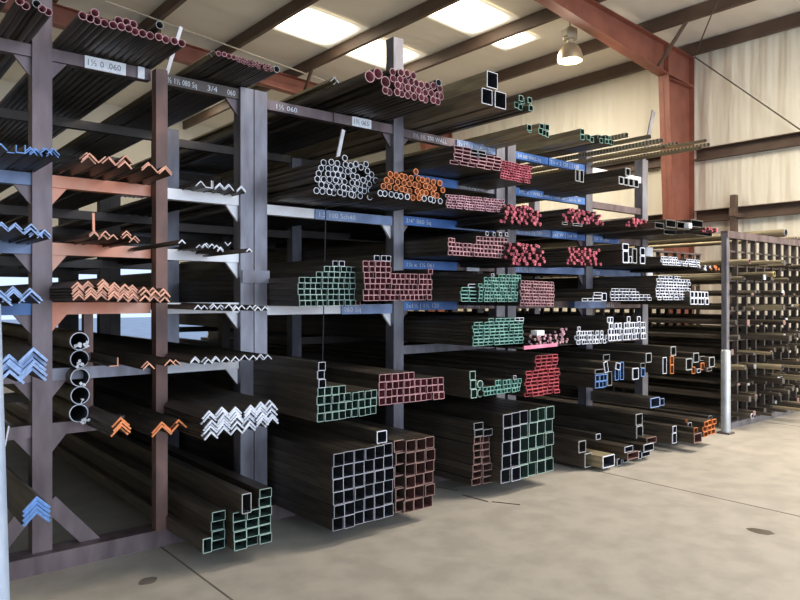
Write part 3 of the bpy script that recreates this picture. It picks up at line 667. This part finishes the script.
angles([(334, 77, 1, 0), (338, 80, 1, 0), (341, 83, 1, 0)], 4.0, .05, 'grey', 'pale flats on top of middle rack', 'pale angles on top of the middle rack', t=.006, body='steel_pale')
# top of the middle rack, right bay
one(482, 87.5, 492.3, 103, 3.34, 'white', 'big white-edged square tube on top of the middle rack, left one below', 'square_tube', 'square tube', wall=.035, body='steel_mid')
one(495.2, 90.5, 506, 106.8, 3.34, 'white', 'big white-edged square tube on top of the middle rack, right one below', 'square_tube', 'square tube', wall=.035, body='steel_mid')
one(487.2, 70.5, 497.6, 86.5, 3.34, 'white', 'big white-edged square tube on top of the middle rack, resting on two others', 'square_tube', 'square tube', wall=.035, body='steel_pale')
def loose(zf, s, pts, ye, size, fn, place, group, body='steel', wall=.1):
    for i, pq in enumerate(pts):
        p = P(*zf(pq), y=ye)
        o = link('square_tube', tube_mesh(size[0], size[1], wall * min(size), LEN, fn, body), loc=(p.x, ye + R.uniform(-.03, .03), p.z - size[1] / 2))
        tag(o, f'{FW_NAME[fn]} square tube, {ordn(i + 1)} from left, {place}', 'square tube', group)
z = zc(430, 55, 6.154)
loose(z, 1, [(545, 305), (555, 268), (570, 317), (582, 280), (603, 332), (617, 278)], 3.40, (.049, .045), 'darkgreen', 'green group beside the three big tubes', 'green tubes on top of the middle rack')
loose(z, 1, [(597, 450), (625, 455), (666, 472), (693, 480), (697, 438), (722, 486), (727, 443)], 3.62, (.056, .050), 'darkgreen', 'green group on the top beam end', 'green tubes at the end of the top beam', 'steel_pale')
z = zc(470, 90, 4.706)
loose(z, 1, [(527, 222), (530, 196), (550, 224), (573, 234)], 3.70, (.056, .050), 'darkgreen', 'green group above the right post', 'green tubes on the right rack', 'steel_pale')
loose(z, 1, [(612, 240), (614, 222), (633, 243), (636, 226), (652, 245), (655, 228), (671, 247)], 3.72, (.052, .046), 'darkgreen', 'farther green group above the right post', 'farther green tubes on the right rack')
# long perforated bars poking out past the right rack
for i, (px, py, ye, s) in enumerate(((627, 135, 3.6, .04), (650, 136.5, 3.4, .035), (662, 140.5, 3.3, .04), (664, 147, 3.35, .03), (677, 143, 3.25, .025), (706, 140.5, 3.0, .025), (709, 144.5, 3.0, .03), (700, 148, 3.05, .025))):
    p = P(px, py, y=ye)
    o = link('square_tube', tube_mesh(s, s, .1 * s, LEN + .4, 'dull', 'perforated' if i % 2 == 0 else 'steel_pale'), loc=(p.x, ye, p.z - s / 2))
    tag(o, f'long pale tube poking out past the right rack top, {ordn(i + 1)} from left', 'square tube', 'long pale tubes on the right rack')
# rectangular tubes, upper middle rack
grid((453.8, 163.8), (501.5, 171.4), 145.2, 3.72, 6, 5, [(0, 6, -.3), (0, 6), (0, 6), (0, 6), (0, 4, .02)], 'red', 'stack under the top beam', 'red flat tubes on the upper blue arm', 'flat tube', 'rectangular_tube', 'rectangular tube', .12, finmap=lambda c, r: 'grey' if r > 2 and c in (2, 3) else None)
SQ = dict(kind='small square tube', name='small_square_tube', cat='small square tube')
grid((499.5, 178), (529.5, 183.6), 159.5, 3.74, 10, 7, [(0, 10, .15 * r) for r in range(7)], 'rosered', 'upper blue arm', 'small red square tubes on the upper arm', wall=.15, stuff=True, **SQ)
grid((446.7, 207.8), (504.0, 212.6), 194, 3.72, 21, 5, [(0, 21)] * 5, 'pink', 'blue arm', 'small pink square tubes', wall=.14, stuff=True, **SQ)
messy(501, 203.5, 541, 222.5, 3.68, .0140, 'rosered', 'red-ended thin rod in the heap right of the pink square tubes', 'red rods in the upper left heap', .25)
grid((448, 255), (508, 258.4), 237.5, 3.70, 17, 4, [(0, 17), (0, 17), (0, 17), (0, 2)], 'red', 'stack left of middle red heap', 'small red square tubes on the third arm', wall=.12, **SQ)
grid((476.5, 244.5), (508, 246), 236, 3.70, 9, 2, [(0, 9), (0, 9)], 'red', 'raised part left of middle heap', 'small red square tubes on the third arm', wall=.12, **SQ)
loose(lambda p: p, 1, [(485.3, 233.6), (489, 233.7), (495.6, 234.3), (498.7, 234.5), (504.3, 234.6)], 3.70, (.030, .030), 'white', 'white group above the third arm stack', 'white tubes above the small red ones')
messy(508, 243.5, 542, 265, 3.64, .0140, 'rosered', 'red-ended thin rod in the heap beside the small red square tubes', 'red rods in the middle heap', .15)
grid((461.3, 301.5), (476.5, 301.8), 287, 3.60, 2, 4, [(0, 2)] * 4 + [(1, 1)], 'teal', 'left of green block', 'green flat tubes on the fourth arm', 'flat tube', 'rectangular_tube', 'rectangular tube', .14, finmap=lambda c, r: 'white' if r == 4 else None)
grid((478.8, 301.8), (482.6, 301.8), 283.5, 3.57, 1, 5, [(0, 1)] * 5, 'teal', 'slim green column', 'green tubes on the fourth arm', wall=.13, **SQ)
grid((484.3, 301.8), (519.3, 301.8), 277, 3.56, 12, 7, [(0, 12), (0, 12), (0, 12), (0, 12, .1), (0, 12, .1), (0, 12, .2), (0, 12, .2), (5, 7, .2)], 'teal', 'green block beside red block', 'green tubes on the fourth arm', wall=.14, **SQ)
loose(lambda p: p, 1, [(489.8, 275), (492.9, 275)], 3.56, (.020, .022), 'white', 'pair on top of the green block', 'white tubes above the green block')
grid((521.3, 306), (554.6, 306.4), 280.3, 3.52, 12, 8, [(0, 12)] * 8, 'red', 'red block beside green block', 'small red square tubes on the fourth arm', wall=.14, **SQ)
grid((473.4, 346.3), (523, 343.2), 322.2, 3.50, 10, 7, [(0, 10)] * 7 + [(3, 7, .2)], 'teal', 'green stack left of pink heap', 'green flat tubes on the fifth arm', 'flat tube', 'rectangular_tube', 'rectangular tube', .15, finmap=lambda c, r: 'white' if r == 7 and c > 7 else None)
a_ = P(524.2, 349.6, y=3.40); b_ = P(557.5, 346.3, y=3.40)
m = MB(); wd = b_.x - a_.x; sl = b_.z - a_.z
m.prism([(0, 0), (wd, sl), (wd, sl + .026), (0, .026)], 'y', 0, .012, 1); m.prism([(0, 0), (wd, sl), (wd, sl + .006), (0, .006)], 'y', .012, LEN, 0)
o = link('angle_iron', m.mesh('wide_angle', [M['steel'], mat('pink_strip_paint', (.85, .28, .42), (.65, .17, .28), 8, .5)]), loc=(a_.x, 3.40, a_.z)); tag(o, 'wide bright pink edged angle lying flat under the pink rod heap', 'angle iron')
messy(530, 334, 557, 346, 3.45, .0115, 'pink', 'pink-ended thin rod in the heap on the pink strip', 'pink rods on the pink strip', .1)
messy(555.5, 328.5, 566, 343.5, 3.50, .0115, 'pink', 'pink-ended thin rod in the heap right of the pink strip', 'pink rods right of the pink strip', .2)
m = MB(); p = P(536, 333, y=3.45); m.box(p.x, p.x + .09, 3.44, 3.5, p.z - .02, p.z + .018); solo('paper_tag', m, M['paper'], 'white paper tag on the pink rod heap', 'tag')
# lower arm, right bay of the middle rack
grid((471, 398.4), (476.8, 397.8), 371.2, 3.50, 1, 3, [(0, 1)] * 3, 'green', 'green column on lower arm', 'green square tubes at the lower right', wall=.07)
for i, py in enumerate((393.2, 384.3)):
    p = P(480.3, py, y=3.50); o = link('round_pipe', pipe_mesh(.031, .005, LEN, 'green', n=8), loc=(p.x, 3.5, p.z - .031)); tag(o, f'pale-green-ended eight-sided pipe beside the green column, {("lower", "upper")[i]} one', 'round pipe', 'eight-sided pipes')
grid((483.3, 396), (521, 391), 387.2, 3.48, 11, 2, [(0, 11), (0, 11)], 'teal', 'low green row on lower arm', 'low green tubes on the lower arm', wall=.12, **SQ)
grid((496, 385.5), (521, 383.2), 380.3, 3.48, 8, 1, [(0, 8)], 'teal', 'top green row on lower arm', 'low green tubes on the lower arm', wall=.12, **SQ)
loose(lambda p: p, 1, [(513.3, 377.4)], 3.48, (.026, .034), 'white', 'above the low green rows', None)
grid((526, 397.2), (559, 392.6), 371.3, 3.46, 6, 7, [(0, 6)] * 7 + [(1, 4, .6), (1, 4, .7), (1, 4, .7), (1, 4, .7)], 'crimson', 'tall red stack', 'bright red flat tubes on the lower arm', 'flat tube', 'rectangular_tube', 'rectangular tube', .14)
# floor of the middle rack, right bay
G = 'brown flat tubes on the floor'
grid((473.5, 486.4), (482.8, 484), 437.5, 3.60, 1, 7, [(0, 1, R.uniform(-.1, .1)) for _ in range(7)] + [(0, 1, .1), (0, 1, .1)], 'brown', 'left column of narrow floor stack', G, 'flat tube', 'rectangular_tube', 'rectangular tube', .07, finmap=lambda c, r: 'grey' if r > 6 else None)
grid((483.0, 484.8), (492.0, 482.4), 436.5, 3.60, 1, 7, [(0, 1, .1 if r < 2 else R.uniform(-.25, 0)) for r in range(7)] + [(0, 1, -.05)], 'brown', 'right column of narrow floor stack', G, 'flat tube', 'rectangular_tube', 'rectangular tube', .07, finmap=lambda c, r: 'grey' if r > 6 else None)
grid((502.3, 484.1), (552.8, 469.8), 414.8, 3.50, 6, 5, [(0, 6, -.05), (0, 6), (0, 6), (0, 6, .03), (0, 6, .05)], 'green', 'tall green floor stack', 'tall square tubes on the floor', finmap=lambda c, r: 'paleedge' if c < 2 and (r, c) not in ((2, 1), (0, 1)) else ('white' if c < 2 or (r, c) == (4, 2) else None), wall=.036, jit=.002)

# ---- right rack
one(575.6, 169, 579.3, 181, 3.58, 'grey', 'grey tall tube under the upper blue arm, left of a pair', wall=.12)
one(579.9, 169.5, 583.8, 182, 3.58, 'grey', 'grey tall tube under the upper blue arm, right of a pair', wall=.12)
for i, (x, y) in enumerate(((621.3, 180), (626.2, 181), (631.2, 182), (636.4, 183), (628, 171.5))):
    one(x - 2.3, y - 4, x + 2.3, y + 4, 3.38, 'grey', ('grey square tube left of the last right post, ' + ('topmost' if i == 4 else f'{ordn(i + 1)} from left')), 'square_tube', 'square tube', 'grey square tubes near the last post', wall=.12)
messy(565, 206, 602, 222, 3.68, .0140, 'rosered', 'red-ended thin rod in the heap left of the middle grey post top', 'red rods in the right rack upper heap', .35, stuff=True)
messy(629, 218, 647, 226, 3.5, .0140, 'rosered', 'red-ended thin rod in the small heap before the last right post', 'red rods in the small heap', .3, stuff=True)
one(562.5, 221.8, 567.5, 224.5, 3.60, 'grey', 'thin flat tube under the upper red heap, left one', wall=.15)
one(573, 223, 582.5, 225.4, 3.60, 'grey', 'wide thin flat tube under the upper red heap, right one', wall=.15)
messy(568, 245, 600, 264.5, 3.64, .0140, 'rosered', 'red-ended thin rod in the heap in front of the middle right post', 'red rods in the right rack lower heap', .1, stuff=True)
for i, (x0, y0, x1, y1, f) in enumerate(((622.7, 243.3, 628.8, 250), (622.9, 250.3, 628.8, 263), (629.2, 256, 631.8, 263), (632.4, 248, 637, 263.3), (640.3, 247.2, 645.2, 255.3), (640.3, 255.6, 645.2, 263.8))  and [(622.7, 243.3, 628.8, 250, 'white'), (622.9, 250.3, 628.8, 263, 'white'), (629.2, 256, 631.8, 263, 'white'), (632.4, 248, 637, 263.3, 'grey'), (640.3, 247.2, 645.2, 255.3, 'white'), (640.3, 255.6, 645.2, 263.8, 'white')]):
    one(x0, y0, x1, y1, 3.50, f, f'{"white" if f == "white" else "grey"}-ended upright tube before the last right post, ' + ('small one left on top', 'tall one at left', 'slim short one', 'dull grey one', 'upper of right pair', 'lower of right pair')[i], group='upright tubes before the last post', wall=.12)
for i, (a, b, lab) in enumerate((((645.5, 247), (652, 256.5), 'white paper tag on the last right post, upper one'), ((645.5, 271.2), (652, 276.3), 'white paper tag on the last right post, lower one'))):
    p, q = P(*a, y=4.18), P(*b, y=4.18); m = MB(); m.box(p.x, q.x, 4.17, 4.185, q.z, p.z); solo('paper_tag', m, M['paper'], lab, 'tag', 'tags on the last post')
# fourth level
one(582.3, 298.2, 587.4, 301.3, 3.47, 'white', 'white-edged flat tube on the bright blue arm, first of two low ones', wall=.14)
one(588, 298.1, 593, 301.2, 3.47, 'white', 'white-edged flat tube on the bright blue arm, second of two low ones', wall=.14)
grid((593.3, 301.3), (601.4, 301.2), 292.3, 3.47, 1, 3, [(0, 1)] * 3, 'white', 'white trio on bright blue arm', 'white flat tubes on the bright blue arm', 'flat tube', 'rectangular_tube', 'rectangular tube', .13)
one(602.2, 292.8, 606.6, 301, 3.47, 'white', 'tall white-ended tube on the bright blue arm', wall=.1)
grid((611.2, 300.7), (639, 300.6), 288.3, 3.47, 8, 4, [(0, 8), (0, 8), (0, 8), (0, 7, .3)], 'white', 'white block on fourth arm', 'small white square tubes on the fourth arm', wall=.13, **SQ)
grid((640, 300.4), (650.6, 300.4), 294.4, 3.47, 3, 2, [(0, 3), (0, 3)], 'white', 'short white block on fourth arm', 'small white square tubes on the fourth arm', wall=.13, **SQ)
# fifth level
grid((576, 344.6), (607.5, 343.2), 331, 3.55, 12, 3, [(0, 12), (0, 12), (0, 10), (0, 1, .5)], 'white', 'left white block on fifth arm', 'white upright tubes on the fifth arm', 'upright tube', 'rectangular_tube', 'rectangular tube', .17)
grid((608.3, 341.2), (645.6, 338.8), 323, 3.53, 13, 3, [(0, 13), (0, 13), (0, 13), (0, 1), (1, 1)][:3] + [(0, 2), (6, 1), (10, 1)][:1], 'white', 'right white block on fifth arm', 'white upright tubes on the fifth arm', 'upright tube', 'rectangular_tube', 'rectangular tube', .17)
for i, x in enumerate((628.8, 639)): one(x - 1.6, 316.3, x + 1.6, 322.2, 3.53, 'white', f'white-ended upright tube on top of the right white block, {("left", "right")[i]} one', wall=.15)
# far white blocks right of the last post
grid((662, 265), (678, 265.6), 256.2, 3.45, 8, 3, [(0, 8)] * 3, 'white', '', '', stuff=True, wall=.17)
grid((678.4, 265.6), (700.5, 267.4), 258, 3.45, 11, 3, [(0, 11), (0, 11), (4, 7)], 'white', '', '', stuff=True, wall=.17)
grid((657, 300), (689.7, 300), 278.3, 3.50, 12, 7, [(0, 12)] * 7 + [(1, 7)], 'white', '', '', stuff=True, wall=.16)
grid((691.3, 304.6), (708.6, 304.8), 291, 3.42, 5, 2, [(0, 5)] * 2, 'white', 'last white block', 'white upright tubes beyond the last post', 'upright tube', 'rectangular_tube', 'rectangular tube', .14)
messy(700, 264, 710, 270.5, 3.42, .014, 'white', 'white-ended thin rod in the little heap beyond the last post', 'white rods beyond the last post', .2)
messy(710, 265.5, 717, 270.5, 3.40, .014, 'orange', 'orange-ended thin rod in the little heap beyond the last post', 'orange rods beyond the last post', .2)
# dark bars on the second arm right of the last post
for i, (x0, y0, x1, y1) in enumerate(((655, 222, 664, 228), (666, 219, 676, 227), (677, 221, 690, 228.5), (691, 219, 703, 226.5), (664, 229, 676, 234), (684, 229.5, 712, 233.5))):
    one(x0, y0, x1, y1, 3.35 + .04 * i, 'dull', f'dark flat tube on the arm right of the last post, {ordn(i + 1)} from left', wall=.12, group='dark flat tubes beyond the last post')
m = MB(); p = P(687, 225, y=3.42); m.box(p.x, p.x + .06, 3.40, 3.45, p.z - .03, p.z + .02); solo('paper_tag', m, M['paper'], 'white tag on the dark flat tubes beyond the last post', 'tag')
messy(705, 226, 717, 232, 3.35, .014, 'rosered', 'red-ended thin rod at the tip of the arm right of the last post', 'red rods beyond the last post', .2)
# lower arm, right rack
grid((594.7, 388.4), (606.8, 387), 374.8, 3.45, 3, 2, [(0, 3), (0, 3)], 'blue', 'blue six-pack on lower arm', 'blue tubes on the lower arm', wall=.1)
RT_ = [(595.3, 369.8, 604.5, 374.3, 'grey', 'grey flat tube on top of the blue six-pack', 0, 3.45), (603.4, 354.7, 609.8, 361, 'grey', 'grey square tube end farther up behind the blue six-pack', 0, 3.6),
       (605.2, 361.5, 608.8, 372.6, 'white', 'tilted white-ended slim tube right of the blue six-pack', -14, 3.45), (607.5, 371.5, 612, 386, 'grey', 'grey upright tube beside the blue six-pack', 0, 3.47),
       (615.2, 367, 618.8, 380.5, 'blue', 'blue upright tube, left one of two under white lump', 0, 3.45), (620.4, 362.2, 623.8, 380, 'blue', 'tall blue upright tube, right one of two', 0, 3.45),
       (615.5, 363, 620, 370, 'white', 'small white-ended tube above the left blue upright tube', 12, 3.42), (632.6, 368.3, 638.8, 380, 'white', 'white-ended tall tube alone left of the last post', 0, 3.42),
       (640.8, 363.3, 645.4, 368, 'grey', 'grey small tube on the blue one before the last post', 0, 3.45), (641.4, 368.4, 645.2, 376.8, 'blue', 'blue upright tube before the last post', 0, 3.45),
       (646, 353.2, 651.6, 363, 'grey', 'grey square tube before the last post, above the blue one', 0, 3.5), (671, 346.6, 676, 356, 'grey', 'grey upright tube above the orange pair', 0, 3.42),
       (663, 357.4, 666.7, 374, 'white', 'tall slim white-ended tube left of the orange pair', 0, 3.42), (670.5, 356.4, 673.8, 365, 'orange', 'orange upright tube, upper of a pair', 0, 3.42), (670.5, 365.3, 673.8, 374, 'orange', 'orange upright tube, lower of a pair', 0, 3.42),
       (686.2, 358.6, 692.4, 370.6, 'grey', 'grey tall tube left of the small orange tubes', 0, 3.40), (693.5, 353, 699, 363, 'grey', 'grey tall tube above the small orange tubes', 0, 3.42), (700, 356.5, 705, 361, 'grey', 'grey low tube left of the rightmost grey tube', 0, 3.42),
       (692, 367, 695.2, 374, 'orange', 'small orange tube, left and lower one', 0, 3.40), (701, 363, 704.6, 370, 'orange', 'small orange tube, right and upper one', 0, 3.40), (697.3, 369, 700.6, 373, 'white', 'tiny white-ended tube between the small orange tubes', 0, 3.40),
       (709.4, 357.2, 714.6, 367.5, 'grey', 'rightmost grey tall tube on the lower arm', 0, 3.36), (707.3, 368, 711.8, 371.5, 'grey', 'flat grey tube under the rightmost grey tube', 0, 3.36)]
for x0, y0, x1, y1, f, lab, rot, ye in RT_: one(x0, y0, x1, y1, ye, f, lab, rot=rot, wall=.09)
# floor of the right rack
FT = [(578.8, 441.5, 586, 453.5, 'grey', 'grey tall tube on the floor right of the green stack, upper one', 3.58), (585, 454, 592, 468, 'grey', 'grey tall tube on the floor right of the green stack, lower one', 3.57),
      (603, 456.8, 614.6, 468.7, 'white', 'wide pale square tube on the floor with bright white edge', 3.45), (617.4, 459, 621.4, 466, 'white', 'slim white-ended tube on the floor right of the wide pale tube', 3.50), (623.2, 457, 627.6, 463, 'white', 'second slim white-ended tube on the floor near wide pale tube', 3.50),
      (625, 447.2, 633, 453, 'white', 'white-edged flat tube lying above the brown flat tube', 3.42), (627.8, 453.4, 638.6, 460.3, 'brown', 'brown flat tube near the floor under the white-edged one', 3.42), (638.8, 451.5, 641.6, 459.3, 'white', 'slim white upright tube beside the brown flat tube', 3.45),
      (644, 445, 653.6, 452.4, 'white', 'bright white-edged flat tube at the front of the right floor', 3.42), (642.2, 452.8, 650, 457.4, 'white', 'lower white-edged flat tube at the front of the right floor', 3.46),
      (647, 438.4, 656.4, 444.6, 'brown', 'brown flat tube above the front white-edged one', 3.45), (636, 414.3, 642.6, 426, 'grey', 'big dark tall tube on right floor, upper one', 3.55), (636.6, 426.5, 643, 439, 'grey', 'big dark tall tube on right floor, lower one', 3.55),
      (596.4, 434.3, 600.6, 440, 'white', 'small white-ended tube lying on the right floor pile', 3.6), (673, 426.4, 676.6, 433.2, 'white', 'pale-ended tall tube, upper one left of brown orange group', 3.45), (672.6, 433.6, 676.6, 443.8, 'white', 'pale-ended tall tube, lower one left of brown orange group', 3.45),
      (676.8, 437.5, 682.5, 441.5, 'grey', 'flat grey tube on the floor beside the pale tall tubes', 3.6), (688.2, 423, 691.8, 433.2, 'grey', 'grey tall tube left of the orange ones on the floor', 3.45),
      (694.4, 434.3, 701.8, 443.8, 'brown', 'brown-orange square tube at the front of the floor', 3.30), (694.2, 428.2, 697.8, 433.2, 'orange', 'small orange upright tube on the brown-orange one', 3.34), (709, 416.2, 712, 420.2, 'grey', 'dark small tube on top of the orange nine-pack', 3.40),
      (686.2, 420, 687.9, 422.4, 'orange', 'tiny orange tube above the grey tall tube', 3.46), (650.8, 398.4, 659.8, 408.2, 'paleblue', 'big pale-blue-ended tube before the last post base, left of a pair', 3.52), (660.2, 398.8, 664.2, 406, 'paleblue', 'smaller pale-blue-ended tube before the last post base, right of a pair', 3.54)]
for x0, y0, x1, y1, f, lab, ye in FT: one(x0, y0, x1, y1, ye, f, lab, wall=.07, body='steel_pale' if 'wide pale' in lab else 'steel')
grid((703.8, 437.4), (715.4, 433.4), 422, 3.36, 3, 3, [(0, 3)] * 3, 'orange', 'orange nine-pack on the floor', 'orange square tubes at the end of the right rack', wall=.11)

# ---- stakes, wire
def stake(a, b, y, w, lab, m_='stake'):
    p, q = P(*a, y=y), P(*b, y=y); m = MB(); m.bar(p, q, w, .012); solo('retaining_stake', m, M[m_], lab, 'stake')
stake((166.5, 74), (181, 27), 4.15, .022, 'white flat stake leaning up between the two left pipe piles')
stake((337.5, 158), (343.3, 130), 3.95, .026, 'white flat stake leaning above the white-ended round pipes')
stake((643.6, 162), (653.5, 111), 4.24, .06, 'pale stake rising above the last right post', 'rack_grey')
stake((93.5, 231), (93.2, 213), 3.9, .012, 'thin orange stake standing on the second orange shelf', 'orange')
p, q = P(325.8, 208, y=4.0), P(322.5, 364, y=4.0); m = MB(); m.tube(p, q, .004, 6); solo('hanging_wire', m, M['wire'], 'thin black wire hanging past the pale green tube stacks', 'wire')
if RODS.v:
    o = link('steel_rod', RODS.mesh('steel_rods', RODS_MATS)); o['kind'] = 'stuff'
    tag(o, 'remaining red-ended thin rods, in heaps on the right rack beside its middle and last posts', 'rod')
if STUFF.v:
    me = STUFF.mesh('small_square_tubes', STUFF_MATS)
    o = link('small_square_tube', me); o['kind'] = 'stuff'
    tag(o, 'dense small square tubes, red and pink high on middle rack, white beyond the last post', 'small square tube')

# ================================================================== LIGHT, CAMERA
w = bpy.data.worlds.new('World'); bpy.context.scene.world = w; w.use_nodes = True
w.node_tree.nodes['Background'].inputs[0].default_value = (.60, .76, 1.0, 1); w.node_tree.nodes['Background'].inputs[1].default_value = 1.3
def area(name, loc, aim, sx, sy, e, c):
    l = bpy.data.lights.new(name, 'AREA'); l.shape = 'RECTANGLE'; l.size = sx; l.size_y = sy; l.energy = e; l.color = c
    o = bpy.data.objects.new(name, l); COL.objects.link(o); o.location = loc
    o.rotation_euler = (Vector(aim) - Vector(loc)).to_track_quat('-Z', 'Y').to_euler(); return o
area('door_daylight', (4.5, -7.5, 2.7), (5, 6, 1.6), 11, 4.6, 690, (.66, .80, 1.0))
area('skylight_glow', (8.3, 10.9, 6.1), (8.3, 10.9, 0), 4, 1.0, 150, (1, .9, .74))
area('skylight_glow', (9.4, 8.55, 6.05), (9.4, 8.55, 0), 3, .9, 150, (1, .9, .74))
area('skylight_glow', (8.0, 1.6, 6.1), (8.0, 1.6, 0), 4.5, 1.2, 520, (1, .91, .78))
area('skylight_glow', (10.0, -2.0, 6.0), (10.0, -2.0, 0), 4, 1.2, 380, (1, .91, .78))
def pt(name, loc, e, c, r=.2):
    l = bpy.data.lights.new(name, 'POINT'); l.energy = e; l.color = c; l.shadow_soft_size = r
    o = bpy.data.objects.new(name, l); COL.objects.link(o); o.location = loc
pt('high_bay_light', (lx, ly, lz - .1), 60, (1, .88, .7), .15)
cd = bpy.data.cameras.new('Camera'); cam = bpy.data.objects.new('Camera', cd); COL.objects.link(cam)
cd.sensor_width = 36; cd.lens = 36 * F / 800; cd.shift_y = -(300 - HZ) / 800; cd.clip_start = .05
cam.location = (0, 0, CAMH); cam.rotation_euler = (math.pi / 2, 0, A - math.pi / 2)
sc = bpy.context.scene; sc.camera = cam
sc.view_settings.view_transform = 'Standard'; sc.view_settings.look = 'None'; sc.view_settings.exposure = .08
sc.cycles.max_bounces = 6; sc.cycles.diffuse_bounces = 4; sc.cycles.use_denoising = True
